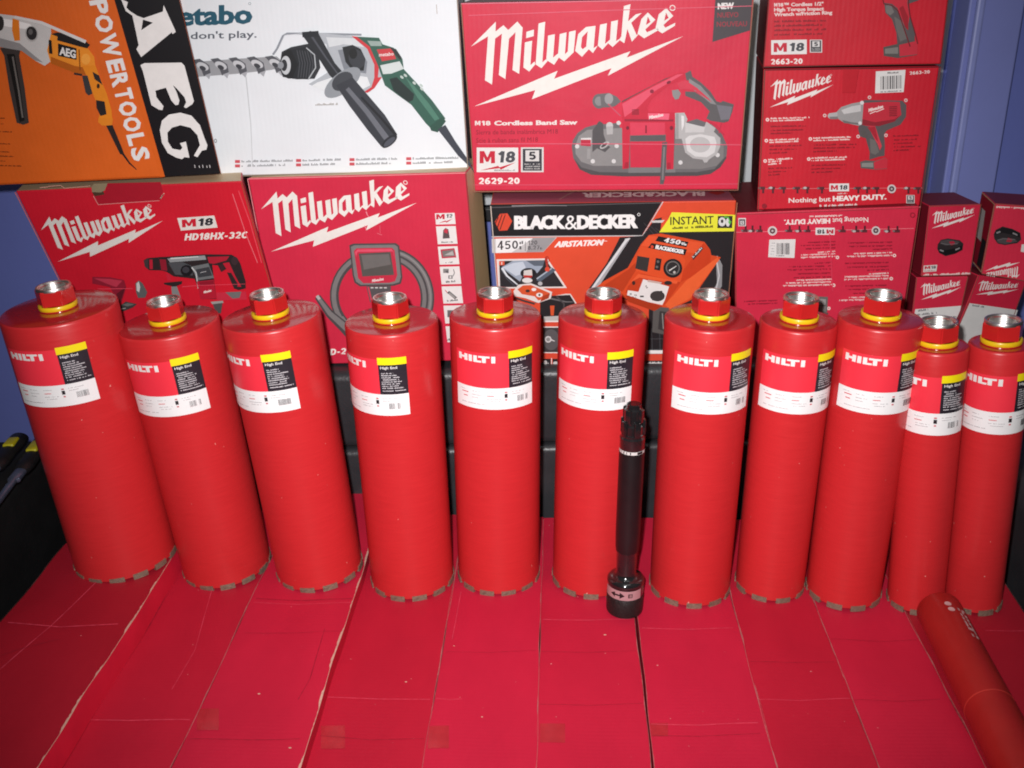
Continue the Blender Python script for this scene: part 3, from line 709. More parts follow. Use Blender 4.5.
# ------------------------------------------------------------------ two hand tools lying on the sofa arm
M_GRIP = mat('black_grip_rubber', (0.008, 0.008, 0.009), rough=0.45, noise=0.2, nscale=80)
M_GYEL = mat('yellow_grip_insert', (0.42, 0.36, 0.01), rough=0.4, noise=0.1, nscale=80)
M_SHAFT = mat('blued_tool_steel', (0.14, 0.16, 0.24), rough=0.32, metal=0.6, noise=0.2, nscale=90)
def hand_tool(name, label, cat, pA, pB, z, yell, shaft):
    A, Bq = on_z(*pA, z), on_z(*pB, z); d = (Bq - A); L = d.length; d.normalize()
    root = thing(name, label, cat, A, None); root.rotation_euler = (0, 0, atan2(d.y, d.x))
    prof = [(0.0, 0.0), (0.009, 0.001), (0.0125, 0.006), (0.013, 0.03), (0.0115, 0.055), (0.0125, 0.085), (0.0105, 0.105), (0.006, 0.112), (0.0, 0.112)]
    bm = lathe(prof[1:-1], 20, True, True)
    for v in bm.verts: v.co = Vector((v.co.z - 0.03, v.co.x * 1.15, v.co.y * 0.8))
    bmesh.ops.recalc_face_normals(bm, faces=bm.faces[:])
    h = link('handle', bm, M_GRIP, root, smooth=True, angle=radians(50))
    bm = box_bm(yell[0], yell[1], -0.0085, 0.0085, 0.004, 0.0118, 0.003, 3)
    link('grip_insert', bm, M_GYEL, h, smooth=True)
    if shaft:
        bm = lathe([(0.0062, 0.078), (0.0062, 0.105), (0.0048, 0.108), (0.0046, 0.20), (0.0058, 0.215), (0.0058, 0.222), (0.0015, 0.232)], 16, True, True)
        for v in bm.verts: v.co = Vector((v.co.z, v.co.x * (1.5 if v.co.z < 0.107 else 1.1), v.co.y))
        bmesh.ops.recalc_face_normals(bm, faces=bm.faces[:])
        link('shaft', bm, M_SHAFT, root, smooth=True, angle=radians(40))
    return root
hand_tool('screwdriver', 'screwdriver with yellow insert and blue-grey shaft on the sofa arm, half behind a core bit', 'screwdriver', (38, 448), (5, 492), 0.163, (-0.006, 0.028), True)
hand_tool('screwdriver', 'black handled screwdriver with a yellow insert at the picture edge, on the sofa arm', 'screwdriver', (14, 445), (-22, 489), 0.170, (-0.006, 0.022), True)

# ------------------------------------------------------------------ printed cartons behind
def face_quad(q, yaw, lean, Y0):
    n = Vector((sin(yaw), -cos(yaw) * cos(lean), -sin(lean))).normalized()
    cx = sum(p[0] for p in q) / 4; cy = sum(p[1] for p in q) / 4
    P = on_y(cx, cy, Y0)
    return [on_plane(x, y, P, n) for x, y in q], P, n
def printed_carton(label, q, yaw, lean, Y0, depth, mats, name='tool_carton', group=None, bev=0.0018, back_scale=1.0, turn=None):
    """q: TL TR BR BL of the front; mats: front, back, left, right, top, bottom. Returns root, Art on the front, corners, depth vector"""
    C4, P, n = face_quad(q, radians(yaw), radians(lean), Y0)
    base = (C4[2] + C4[3]) / 2; base = Vector((base.x, base.y + depth / 2, min(C4[2].z, C4[3].z)))
    root = thing(name, label, 'carton', base, group)
    tr = radians(yaw if turn is None else turn); dv = Vector((-sin(tr), cos(tr), 0)) * depth
    cen = sum(C4, Vector()) / 4
    fr_ = [p - base for p in C4]; bk = [cen + (p - cen) * back_scale + dv - base for p in C4]
    bm = bmesh.new(); f = [bm.verts.new(p) for p in fr_]; b = [bm.verts.new(p) for p in bk]
    quads = [((f[3], f[2], f[1], f[0]), 0), ((b[0], b[1], b[2], b[3]), 1), ((f[0], b[0], b[3], f[3]), 2), ((f[1], f[2], b[2], b[1]), 3), ((f[0], f[1], b[1], b[0]), 4), ((f[3], b[3], b[2], f[2]), 5)]
    for vs, k in quads: bm.faces.new(vs).material_index = k
    bmesh.ops.recalc_face_normals(bm, faces=bm.faces[:])
    bmesh.ops.bevel(bm, geom=bm.edges[:], offset=bev, segments=2, affect='EDGES', profile=0.5)
    link('carton_body', bm, mats, root)
    return root, Art(root, P, n), C4, dv
SIX = lambda m, s=None, t=None: [m, m, s or m, s or m, t or m, m]

def small_m18(a, x0, y0, x1, y1, sk=0.0, sub=True, inv=False):
    """white badge with M in red and 18 in dark grey"""
    w, h = x1 - x0, y1 - y0
    a.rect('#e4e0de', x0, y0, x1, y1, sk)
    k = sk
    def X(u, v): return (x0 + w * u, y0 + h * v + k * w * u)
    hh = 0.5 if sub else 0.62; bl = 0.64 if sub else 0.82
    a.text('#c4243a', 'M', X(0.07, bl), X(0.44, bl), (0, -h * hh), 0.055)
    a.text('#4a4a50', '18', X(0.50, bl - .03), X(0.92, bl - .03), (w * 0.02, -h * (hh - .04)), 0.02, 0.25)
    if sub:
        a.poly('#c4243a', [X(0.08, 0.93), X(0.52, 0.74), X(0.55, 0.80), X(0.94, 0.60), X(0.58, 0.90), X(0.55, 0.84)])
        a.scrawl('#8a8688', X(0.42, 0.95), X(0.92, 0.95), h * 0.06)
def five_badge(a, x0, y0, x1, y1, sk=0.0):
    w, h = x1 - x0, y1 - y0
    a.rect('#d8d4d2', x0, y0, x1, y1, sk); a.rect('#3a3a40', x0 + w * .08, y0 + h * .06, x1 - w * .08, y1 - h * .06, sk)
    a.rect('#d8d4d2', x0 + w * .2, y0 + h * .12, x1 - w * .2, y0 + h * .56, sk)
    a.text('#2e2e34', '5', (x0 + w * .34, y0 + h * .5 + sk * w * .34), (x1 - w * .34, y0 + h * .5 + sk * w * .66), (0, -h * .33), 0.04)
    for q in range(3): a.scrawl('#c8c4c2', (x0 + w * .16, y0 + h * (.70 + .09 * q)), (x1 - w * .16, y0 + h * (.70 + .09 * q) + sk * w * .7), h * .055, seed=q)
def border(a, C4px, color, w, sides='LRTB'):
    """rubbed kraft edge of the carton face (current view = photo pixels)"""
    TL, TR, BR, BL = [Vector(p) for p in C4px]
    for s, (p, q) in dict(L=(TL, BL), R=(TR, BR), T=(TL, TR), B=(BL, BR)).items():
        if s in sides:
            n = 9; r = random.Random(int(p.x * 3 + q.y)); c = (TL + TR + BR + BL) / 4
            P = []
            for k in range(n + 1):
                m_ = p.lerp(q, k / n); d = (c - m_).normalized(); P.append(m_ + d * (w * 0.5))
            a.line(color, P, w * r.uniform(.8, 1.2), w * r.uniform(.6, 1.0))

# ---- orange carton with black band, top left
qd = [(-150, -22), (172.5, -30), (221, 174), (-60, 187)]
root, a, C4, dv = printed_carton('orange power drill carton with a black band of big sideways white letters, top left', qd, 4, 9, 1.46, 0.07, [M_ORANGE, M_KRAFT, M_ORANGE, M_BLACK, M_ORANGE, carton('shaded_orange_carton_base', '#8a3a14')], turn=17)  # underside orange is darkened to paint in its shade
a.view(0, 0, 1).part('black_band').poly('#100d12', "106,-28 172.3,-29.7 220.6,173.6 164.5,176.4")
a.poly('#d8601a', "100,-27 106.5,-28 165,176.6 160,176.8")
a.view(0, 0, 0.25).part('brand_lettering')
# three slab letters, reading downwards
a.poly(WHITE, "488,-20 530,-8 525,28 502,45 548,62 575,72 652,46 655,20 700,118 703,128 690,136 688,128 565,228 546,196 555,180 548,145 530,62 504,44 486,0".replace('488,-20 530,-8 525,28 502,45', '486,-4 512,8 506,30 520,44'), "572,78 612,90 566,120")
a.poly(WHITE, "562,260 578,252 726,250 738,262 776,404 770,416 745,432 736,428 745,408 738,388 706,352 692,340 706,366 718,402 714,418 702,420 686,402 664,350 622,362 626,388 654,424 650,440 636,438 606,420 572,284")
a.poly(WHITE, "640,520 648,482 676,458 722,450 766,462 800,500 820,556 830,580 826,598 808,602 790,628 776,622 800,580 790,540 762,510 722,500 688,510 670,530 672,566 690,594 722,600 730,590 720,572 744,566 758,630 738,628 728,636 706,630 672,612 648,570")
# POWERTOOLS, reading downwards: one glyph at a time along the band
word = 'POWERTOOLS'; cuts = [6, 64, 132, 246, 290, 352, 392, 444, 506, 548, 590, 640][:11]
cuts = [-4, 62, 138, 232, 284, 342, 388, 448, 514, 562, 612, 650]
cuts = [(358, 4, 62), (385, 66, 134), (404, 142, 232), (428, 244, 292), (446, 300, 350), (462, 360, 404), (482, 412, 468), (500, 474, 530), (526, 540, 584), (540, 594, 646)]
a.part('title_lettering')
ux, uy = 0.27, 1.0; ln = math.hypot(ux, uy); ux, uy = ux / ln, uy / ln
for ch, (xx, y0, y1) in zip(word, cuts):
    xb = 356 + (y0 - 0) * 0.279; 
    a.text(WHITE, ch, (xb, y0), (xb + (y1 - y0) * 0.279, y1), (66, -12), 0.03)
# drill picture
a.part('drill_print').view(0, 0, 0.25)
a.poly('#3a3230', "0,190 85,190 78,222 100,350 117,490 95,498 68,490 40,360 18,222")
a.poly('#14100f', "28,215 60,215 84,360 100,480 80,488 58,360")
a.line('#6a6460', "52,225 76,360 92,470", 7)
a.poly('#c8c4c2', "-40,50 60,62 170,84 205,112 210,240 180,262 140,240 90,200 -40,175")
a.poly('#8e8a8a', "-40,140 80,172 140,222 175,250 140,240 88,202 -40,180")
a.poly('#ece8e6', "-10,70 60,80 120,95 150,120 60,110 -10,98")
a.ell('#b0acaa', 128, 134, 26, 32, -10).ell('#2a2628', 128, 132, 21, 27, -10).ell('#605c5c', 124, 126, 9, 12).ell('#2e2a2a', 2, 92, 16, 30)
a.poly('#e07a1c', "52,72 78,80 82,160 60,162 50,120")
a.poly('#e88c28', "205,135 350,188 378,225 384,270 352,298 300,290 205,252 190,200")
a.poly('#b25a10', "205,225 300,262 352,270 382,262 352,298 300,290 205,252")
a.poly('#1e1a1c', "206,135 232,145 230,160 320,185 350,192 362,178 340,160 260,132 230,128")
a.poly('#141012', "196,158 208,160 212,215 198,212")
a.line('#d8d4d2', "60,66 170,90 345,166", 10, 13)
a.poly('#141013', "234,172 308,192 308,238 234,222")
a.text(WHITE, 'AEG', (240, 217), (304, 232), (1, -32), 0.03)
a.line('#8a4a0c', "318,196 322,280", 5).ell('#f0a040', 345, 235, 18, 22)
a.poly('#e4861e', "330,262 384,260 402,310 428,370 448,440 452,490 425,502 396,480 402,440 372,370 352,310")
a.poly('#2a2426', "372,285 398,300 412,338 396,326 380,315").poly('#241e20', "386,398 420,404 428,455 404,462 388,430")
a.poly('#3a3638', "330,300 352,300 372,372 356,380 344,368").line('#2a2426', "298,292 330,298", 8)
a.poly('#e08220', "396,468 454,472 450,500 410,500 394,486").poly('#2a2020', "426,500 452,498 490,590 500,618 482,614").line('#241c1c', "484,600 520,650 548,676", 10, 3)
a.ell('#2a1a10', 395, 342, 6, 10)
a.part('small_print')
for q, (y, e) in enumerate([(470, 28), (492, 16), (524, 50), (572, 44), (604, 40), (622, 60), (640, 24), (660, 88)]): a.scrawl('#7a3410', (-40, y), (e, y + 3), 5, 0.9, q)
a.view(0, 0, 1).part('rubbed_edge'); border(a, [(-150, -22), (106, -28), (164, 176.4), (-60, 187)], '#b04c14', 1.2, 'B')
for q, x in enumerate((195, 199.5, 203, 207, 210)): a.line('#c8c4c4', [(x, 164 + (q % 2) * .8), (x + .5, 167)], .7)
a.build()

# ---- white rotary hammer carton
qd = [(140, -30), (456, -30), (468.5, 170), (175, 177)]
root, a, C4, dv = printed_carton('white hammer drill carton showing a green and grey drill with a long auger bit', qd, 0, 3, 1.535, 0.20, [M_WHITE, M_KRAFT, M_WHITE, M_WHITE, M_WHITE, M_KRAFT])
a.view(180, 0, 0.29297).part('brand_lettering')
a.text('#1f5468', 'metabo', (-88, 91), (246, 80), (0, -66), 0.035)
a.ell('#9aa4a8', 238, 12, 5, hole=.6)
a.text('#5a5e68', "work. don't play.", (-112, 137), (262, 128), (0, -24), 0.015)
a.part('drill_print')
# auger bit
a.poly('#9a9a9e', "-10,214 60,210 200,200 330,192 345,205 348,232 300,240 190,252 60,262 -10,262")
for q, x in enumerate(range(-20, 330, 62)):
    y = 232 - x * 0.045
    a.poly('#56565c', [(x, y - 26), (x + 26, y - 30), (x + 58, y - 8), (x + 64, y + 22), (x + 40, y + 30), (x + 30, y + 4)])
    a.ell('#c4c4c8', x + 36, y - 4, 22, 12, 25); a.ell('#3e3e44', x + 36, y + 2, 12, 7, 25)
    a.poly('#a8a8ae', [(x + 44, y + 26), (x + 66, y + 18), (x + 58, y + 40)])
# depth rod
a.line('#8a8e96', "318,186 332,166 352,122 366,114 440,114 620,118", 7).line('#d4d6da', "338,164 358,120 440,112", 2)
# chuck and gear head
a.poly('#2a2c31', "348,176 380,160 440,148 470,160 480,230 460,268 400,270 352,262 340,230")
a.ell('#17181c', 375, 218, 32, 50, 0).ell('#c4c6ca', 362, 222, 17, 32).ell('#2a2b30', 356, 222, 11, 20).ell('#8e9096', 345, 222, 10, 12)
a.poly('#202227', "380,170 440,156 456,170 464,240 440,270 384,268 404,220")
for q in range(6): a.line('#46484e', [(400 + q * 9, 170 + q), (410 + q * 9, 215), (404 + q * 9, 264)], 3)
a.line('#b0b4b8', "432,162 460,186 464,230 440,268", 4)
a.poly('#b0b4ba', "430,118 470,110 600,124 640,150 680,200 690,262 650,312 600,318 520,322 440,286 480,262 520,236 500,150")
a.poly('#d2d5d8', "500,126 596,130 630,160 560,150 510,160").poly('#e0e2e4', "470,280 560,250 640,262 650,290 600,316 520,320 450,292")
a.poly('#7e828a', "540,170 610,160 640,210 636,250 560,236")
a.poly('#c8323a', "586,122 606,124 652,160 680,222 676,266 664,266 664,220 640,166")
a.poly('#c8323a', "664,264 690,262 664,300 640,316 630,312 654,296")
a.poly('#2f5a4c', "604,124 680,128 692,150 730,162 760,200 764,232 760,250 720,262 690,262 676,222 648,158")
a.poly('#94a49e', "640,138 686,140 690,156 652,156").poly('#cdd3d2', "684,222 750,208 764,232 752,248 694,252")
a.poly('#c4363c', "672,168 724,164 738,200 690,208").text('#e8dcda', 'metabo', (680, 192), (730, 188), (0, -12), 0.02)
a.poly('#1c2a28', "716,160 738,166 758,196 752,204 736,186")
a.poly('#1c1e22', "555,160 590,152 618,166 634,200 628,240 590,240 566,210").ell('#34363c', 604, 200, 26, 34, -25).ell('#0e0f12', 592, 182, 14, 18)
# handles
a.poly('#2f5a4c', "690,262 764,234 812,286 860,340 906,402 880,446 858,438 840,420 790,356 740,320 700,290")
a.poly('#1b2a28', "716,268 740,262 800,320 796,340 780,348 730,308").poly('#4a7a68', "770,262 800,292 850,352 886,404 870,410 810,330")
for q, (x, y) in enumerate([(758, 262), (770, 256), (800, 282), (826, 302), (824, 290)]): a.ell('#b8c4be', x, y, 7, 4, 40)
a.poly('#2a4e42', "852,430 896,396 908,412 880,450 858,444")
a.poly('#3a3d48', "880,440 906,424 940,480 990,552 1006,590 992,570 950,530 916,486")
a.poly('#24262b', "418,118 446,104 474,112 530,214 572,262 548,290 512,256 466,184").line('#4c4e56', "452,124 500,196 548,262", 7, 4)
a.poly('#1e2026', "418,108 474,104 476,124 420,126")
a.ell('#8e9298', 556, 280, 74, 34, -38).ell('#3e4046', 556, 276, 40, 28, -38)
a.poly('#34363d', "534,290 590,262 640,320 700,390 742,456 736,480 700,500 688,498 640,440 580,360")
a.line('#686a72', "572,300 640,380 706,470", 14, 20).line('#1c1d22', "620,330 690,404 738,460", 8)
a.ell('#24252b', 716, 480, 32, 14, -40).ell('#4c4e58', 716, 482, 24, 9, -40)
a.part('small_print')
for q, (x, n_) in enumerate([(190, 175), (398, 130), (580, 140), (773, 160)]):
    for k in range(2):
        y = 552 + k * 15 - x * 0.017
        a.rect('#c8505a', x, y - 5, x + 17, y + 5); a.scrawl('#9a9ca0', (x + 22, y + 3), (x + 22 + n_ * (1.0 - 0.15 * k), y), 8, 0.8, q + k)
a.scrawl('#b0aca8', (464, 358), (540, 356), 8, .8); a.ell('#8a8c90', 124, 478, 5, 7, hole=.55)
a.line('#b2a49a', "876,14 878,46", 2).line('#c2c4c6', "228,260 244,420 250,560", 3, 1.5)
a.view(0, 0, 1).part('rubbed_edge'); border(a, qd, '#8a7a6a', 1.1, 'RB')
a.build()

# ---- band saw carton
qd = [(461, 3), (753.5, -3), (738, 189.5), (474.7, 191)]
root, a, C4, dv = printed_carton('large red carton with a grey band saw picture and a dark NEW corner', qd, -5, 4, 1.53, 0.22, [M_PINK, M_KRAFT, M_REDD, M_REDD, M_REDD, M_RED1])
a.view(455, 0, 155 / 1024.); logo(a, '#ece6e0', (105, 308), (1509, 238), (125, 703))
a.view(455, 0, 310 / 1024.).part('title_lettering')
a.text('#e8dcd8', 'M', (66, 414), (84, 414), (0, -15), 0.04); a.text('#e8dcd8', '18', (88, 414), (118, 414), (0, -15), 0.04); a.text('#e8dcd8', 'Cordless Band Saw', (130, 414), (404, 411), (0, -15), 0.045)
a.text('#8a1c30', 'Sierra de banda inalámbrica M18', (70, 444), (340, 441), (0, -15), 0.0)
a.text('#8a1c30', 'Scie à ruban sans fil M18', (70, 471), (274, 468), (0, -15), 0.0)
a.part('model_lettering').text('#f0e8e4', '2629-20', (78, 608), (214, 607), (0, -21), 0.06)
a.part('badge_print'); small_m18(a, 72, 487, 209, 568); five_badge(a, 218, 486, 293, 568)
a.part('corner_print').poly('#4a4448', "860,-10 982,-14 974,100 850,138")
a.text('#e8e4e2', 'NEW', (868, 30), (920, 28), (0, -20), 0.045)
a.text('#9a3440', 'NUEVO', (866, 58), (936, 56), (0, -17), 0.02); a.text('#9a3440', 'NOUVEAU', (864, 88), (964, 86), (0, -17), 0.02)
a.part('saw_print').view(560, 60, 200 / 1024.)
G1, G2, G3 = '#6a6668', '#8c8888', '#b4b0b0'  # blacks of the picture lifted to grey, painting in the flash haze
a.poly(G1, "60,440 66,410 90,372 130,344 180,330 300,320 320,380 560,380 600,330 700,300 780,330 830,380 856,440 852,490 820,545 770,580 700,590 320,592 160,584 100,556 68,500")
a.poly(G2, "78,440 96,388 140,356 320,346 322,540 170,540 110,520 80,480"); a.poly('#7c7878', "590,390 700,360 800,376 838,440 836,500 800,540 720,556 580,556")
a.poly('#4e4a4c', "70,500 110,548 200,572 340,574 700,572 790,556 850,490 852,500 820,548 770,582 700,592 320,594 160,586 100,558")
a.poly('#cc2844', "358,416 540,414 540,548 360,548").poly('#5a5658', "360,386 540,384 540,412 362,414").poly('#7a7678', "350,550 590,548 590,574 350,576")
a.poly('#545052', "166,360 200,310 220,322 224,380 240,430 258,444 230,470 190,450 166,470")
a.ell('#c4c0c0', 254, 336, 18, 20).poly('#b0acac', "236,340 272,336 270,378 240,380").ell(G3, 228, 434, 28, 13, -35).ell('#4a4648', 226, 434, 18, 7, -35)
a.poly('#d8d4d4', "108,398 160,396 160,430 104,430").poly('#b82840', "106,406 158,406 158,440 106,436").poly('#9a9696', "140,452 156,452 156,504 138,504")
for x, y in [(88, 440), (168, 516), (275, 516), (290, 438), (616, 522), (806, 484), (300, 320)]: a.ell('#d4d0d0', x, y, 11)
a.poly('#c8243e', "316,216 470,130 560,80 620,60 650,66 640,90 560,124 470,196 446,240 452,262 590,266 586,330 580,556 545,558 540,330 440,330 360,330 352,552 320,556 318,380")
a.poly('#e05068', "318,222 470,138 600,72 630,70 480,160 400,240 330,290").poly('#961c34', "330,300 580,302 580,312 330,312").poly('#d83c56', "358,318 536,318 536,380 360,384").poly('#e8607a', "450,270 560,272 556,304 452,300")
a.poly('#a81c34', "334,520 350,520 350,552 326,552").poly('#a81c34', "548,522 566,522 566,554 548,554").poly('#4a4648', "314,216 540,92 570,84 470,128 320,206")
a.line('#8a1a30', "440,332 440,372", 8).ell('#7a1a30', 570, 345, 9, 11).ell('#7a1a30', 346, 345, 8, 10).ell('#8a2038', 470, 158, 10).ell('#7a1a30', 556, 112, 12, 7, -25)
for q in range(5): a.line('#6a1828', [(368, 252 + q * 6), (404, 251 + q * 6)], 3)
a.ell(G1, 200, 208, 34, 38).ell('#8a8688', 200, 208, 22, 24).poly(G1, "205,170 250,166 290,184 312,210 280,234 250,240 212,240").ell('#9a9698', 250, 196, 22, 28).line('#c05468', "246,222 310,284", 6)
a.poly('#5e5a5c', "640,66 668,50 676,82 720,112 770,160 800,208 822,214 832,206 888,224 880,262 862,310 836,318 770,308 748,296 764,260 720,212 640,180 640,158 690,160 760,208 780,218 740,160 680,104 646,100")
a.poly('#8a8688', "660,92 720,130 780,200 800,226 770,220 700,160 656,140").poly('#76727a', "800,226 880,236 866,300 822,304")
a.poly(G2, "572,152 604,148 618,168 606,196 588,200 576,180").poly('#d03a50', "600,116 640,100 700,140 756,190 776,214 690,152 640,146 612,150")
a.poly(G3, "588,268 636,266 652,300 640,330 738,338 748,312 796,346 786,364 820,396 818,440 800,480 760,506 752,520 738,522 728,506 680,500 640,470 622,400 590,400")
a.poly('#d4d0d0', "640,400 660,384 720,376 790,390 800,420 790,470 750,494 690,490 650,460").poly('#9a9696', "592,270 606,270 606,398 592,398").poly('#e0dcdc', "620,280 634,284 634,330 622,360").ell('#bab6b6', 716, 430, 52, 40).poly('#c8c4c4', "640,316 740,340 736,366 640,368")
a.poly('#c02a44', "746,302 800,326 840,376 836,384 796,344").line('#c02a44', "826,316 812,370", 5)
a.poly('#5a5658', "522,418 548,416 536,600 528,636 510,630 514,560").poly('#7e7a7c', "528,440 538,440 528,610 520,610")
a.text('#ecd8d8', 'Milwaukee', (456, 300), (528, 284), (0, -18), 0.03)
a.view(0, 0, 1).part('fold_line').line('#e0647a', "469,15 620,9.5 752,5.5", .7).line('#dc6076', "478,143 600,143 742,144", .8).line('#d85870', "474,184 600,184 738,183", .6)
a.part('rubbed_edge'); border(a, qd, '#94604e', 1.2, 'LRB'); border(a, qd, '#e0788a', 1.0, 'T')
a.build()

# ---- two impact wrench cartons, one on the other
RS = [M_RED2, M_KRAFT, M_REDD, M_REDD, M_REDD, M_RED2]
def wrench(a, dx=0.0, dy=0.0, s=1.0):
    t = lambda st: [(dx + x * s, dy + y * s) for x, y in pts(st)]
    a.poly('#5a5254', t("566,214 586,204 700,206 780,208 800,230 798,290 770,330 700,360 686,380 690,440 688,490 660,494 610,510 612,470 600,430 592,400 562,390 552,348 560,330"))
    a.poly('#c0283a', t("572,220 700,212 766,214 774,280 740,312 660,336 610,340 566,330")).poly('#8e1c2a', t("566,300 640,318 740,302 770,280 740,314 660,338 566,332"))
    a.poly('#d43a4a', t("640,338 660,400 674,440 664,462 652,430 620,372 612,340")).poly('#a81e30', t("600,344 640,340 656,420 640,400 620,370"))
    for q in range(6): a.line('#6a1420', t("%d,%d %d,%d" % (712, 240 + q * 9, 752, 238 + q * 9)), 4 * s)
    a.poly('#9c9898', t("440,268 466,240 520,222 574,212 580,224 572,330 556,336 480,320 450,300")).poly('#c6c2c2', t("466,256 520,236 566,228 566,262 480,276")).poly('#6e6a6a', t("470,306 520,318 566,322 566,332 480,322"))
    a.poly('#b0acac', t("396,282 404,272 446,266 448,300 408,300 398,292")).poly('#7a7676', t("404,290 448,288 448,302 410,302"))
    a.ell('#d8d4d4', dx + 572 * s, dy + 218 * s, 10 * s).ell('#d8d4d4', dx + 562 * s, dy + 322 * s, 9 * s)
    a.poly('#57504f', t("568,362 590,360 604,384 596,398 574,396")).poly('#6e6866', t("612,400 640,410 660,470 640,484 616,474"))
    a.poly('#5c5a58', t("562,520 590,512 640,516 690,498 702,510 700,556 640,560 566,552")).poly('#c42a3c', t("632,522 690,500 702,512 700,554 634,558")).poly('#8a8884', t("570,526 628,524 630,548 570,546"))
    a.text('#f0dcd8', 'Milwaukee', (dx + 606 * s, dy + 266 * s), (dx + 680 * s, dy + 244 * s), (0, -18 * s), 0.03)
    a.line('#f0dcd8', t("612,274 640,262 646,264 684,248"), 4 * s)
qd = [(771, -35), (952, -35), (940.5, 64), (763, 67)]
root, a, C4, dv = printed_carton('uppermost red carton at the right, cut by the picture top, numbered 2663-20 at lower left', qd, -5, -1, 1.53, 0.20, RS, turn=-10)
a.view(744, 0, 280 / 1024.).part('title_lettering')
a.text('#ecd4d0', 'M', (110, 24), (122, 24), (0, -13)); a.text('#ecd4d0', '18', (124, 24), (144, 24), (0, -13), .03); a.text('#ecd4d0', '™ Cordless 1/2"', (146, 24), (290, 20), (0, -13), 0.035); a.text('#ecd4d0', 'High Torque Impact', (110, 42), (292, 38), (0, -13), 0.035); a.text('#ecd4d0', 'Wrench w/Friction Ring', (110, 60), (322, 52), (0, -13), 0.035)
for q in range(4): a.scrawl('#801220', (110, 82 + 16 * q), (300 - 14 * (q % 2), 78 + 16 * q), 8, .8, q)
a.part('model_lettering').text('#f0e4e0', '2663-20', (98, 236), (214, 233), (0, -20), 0.05)
a.part('badge_print'); small_m18(a, 99, 147, 229, 200, -0.02, sub=False); five_badge(a, 240, 145, 285, 192)
a.part('tool_print')
a.poly('#5a5254', "490,-40 640,-40 640,0 600,14 606,60 624,120 622,160 560,170 556,120 540,70 516,46 512,14")
a.poly('#c8283a', "500,-40 600,-40 596,10 604,60 596,110 584,90 560,30 540,14 510,10").poly('#7a7270', "516,20 536,18 548,44 534,56 518,46").poly('#6e6866', "548,60 580,80 596,140 570,152 556,110").poly('#55504e', "508,172 560,160 622,146 634,160 632,200 560,212 510,204").poly('#c42a3c', "566,164 626,150 634,162 632,198 568,206").poly('#7e7a76', "514,178 562,172 562,196 514,196")
a.line('#6e101c', '500,-40 510,14 540,20 562,40 606,170', 4).line('#6e101c', '602,-40 600,14 606,60 624,120 634,160', 4).poly('#a01828', '566,30 580,20 598,60 600,110 588,100')
a.view(0, 0, 1).part('rubbed_edge'); border(a, qd, '#6a2420', 1.0, 'LRB')
a.build()
qd = [(763.5, 69), (939.5, 66), (919.5, 206), (757, 210)]
root, a, C4, dv = printed_carton('red carton showing a whole impact wrench and an upright slogan along its bottom', qd, -5, 1, 1.53, 0.20, RS, turn=-10)
a.view(750, 60, 200 / 1024.); logo(a, '#ece2de', (102, 140), (428, 125), (100, 242))
a.part('barcode_sticker').poly('#e2dedc', "644,58 796,50 786,164 640,170"); a.barcode('#3a363a', 668, 84, 776, 152, -0.06, 3); a.scrawl('#3a363a', (704, 70), (760, 67), 9); a.scrawl('#6a666a', (668, 166), (776, 160), 7)
a.part('title_lettering').text('#ecd4d0', '2663-20', (816, 76), (920, 68), (0, -17), 0.04)
a.part('tool_print'); wrench(a)
for x, y in [(610, 190), (796, 205), (381, 283), (552, 390), (694, 384)]: a.ell('#dcc4c2', x, y, 9, hole=.45)
a.part('small_print')
for q, (x, y, n_) in enumerate([(104, 302, 200), (104, 314, 168), (98, 412, 156), (98, 424, 148), (92, 512, 124), (92, 524, 68), (92, 536, 66), (322, 402, 192), (322, 414, 188), (312, 504, 184), (312, 516, 172)]): a.scrawl('#f0d8d4', (x, y), (x + n_, y - 6), 9, .8, q)
for x, y in [(88, 304), (82, 411), (76, 515), (307, 402), (299, 505)]: a.ell('#f0d8d4', x, y, 9, hole=.4)
for q, (x, y, n_) in enumerate([(104, 342, 180), (104, 362, 170), (104, 378, 110), (98, 442, 170), (98, 460, 140), (98, 478, 90), (92, 556, 120), (92, 574, 90), (92, 590, 60), (322, 436, 220), (322, 452, 210), (322, 470, 120), (312, 540, 180), (312, 558, 150), (312, 576, 110), (730, 390, 130), (730, 410, 120), (730, 428, 100), (730, 446, 140), (730, 464, 80)]): a.scrawl('#841322', (x, y), (x + n_, y - 4), 8, .8, q)
def tool_row(a, y, flip=1, xs=(60, 110, 165, 235, 285, 360, 545, 590, 640, 720, 800, 850)):
    for q, x in enumerate(xs):
        r = random.Random(q * 3 + 1); yy = y
        a.rect('#5c2a30', x - 14, yy - 10 * flip, x + 14 + r.uniform(0, 8), yy + 4 * flip); a.rect('#7a7072', x - 20, yy - 6 * flip, x - 8, yy + 2 * flip); a.rect('#54202a', x, yy, x + 10, yy + 24 * flip)
        if q % 3 == 1: a.ell('#c0b4b4', x - 6, yy - 4 * flip, 9, 6)
        if q == 9: a.ell('#d4c8c8', x, yy, 22).ell('#5a4a4c', x, yy, 14).ell('#c8bcbc', x, yy, 5)
a.part('tool_strip_print'); a.line('#e07a80', "48,656 880,652", 2.4); tool_row(a, 655); small_m18(a, 402, 628, 502, 668, -.01, sub=False)
a.part('slogan_lettering').text('#f0e0dc', 'Nothing but', (194, 726), (408, 718), (0, -24), 0.02); a.text('#f4e8e4', 'HEAVY DUTY.', (420, 718), (692, 708), (0, -26), 0.045)
a.scrawl('#ecd4d0', (352, 746), (544, 738), 11, .85); a.scrawl('#e8c8c4', (444, 682), (492, 680), 7)
a.part('badge_print'); five_badge(a, 794, 686, 836, 728); a.part('stamp_print').ell('#8c1626', 70, 742, 13)
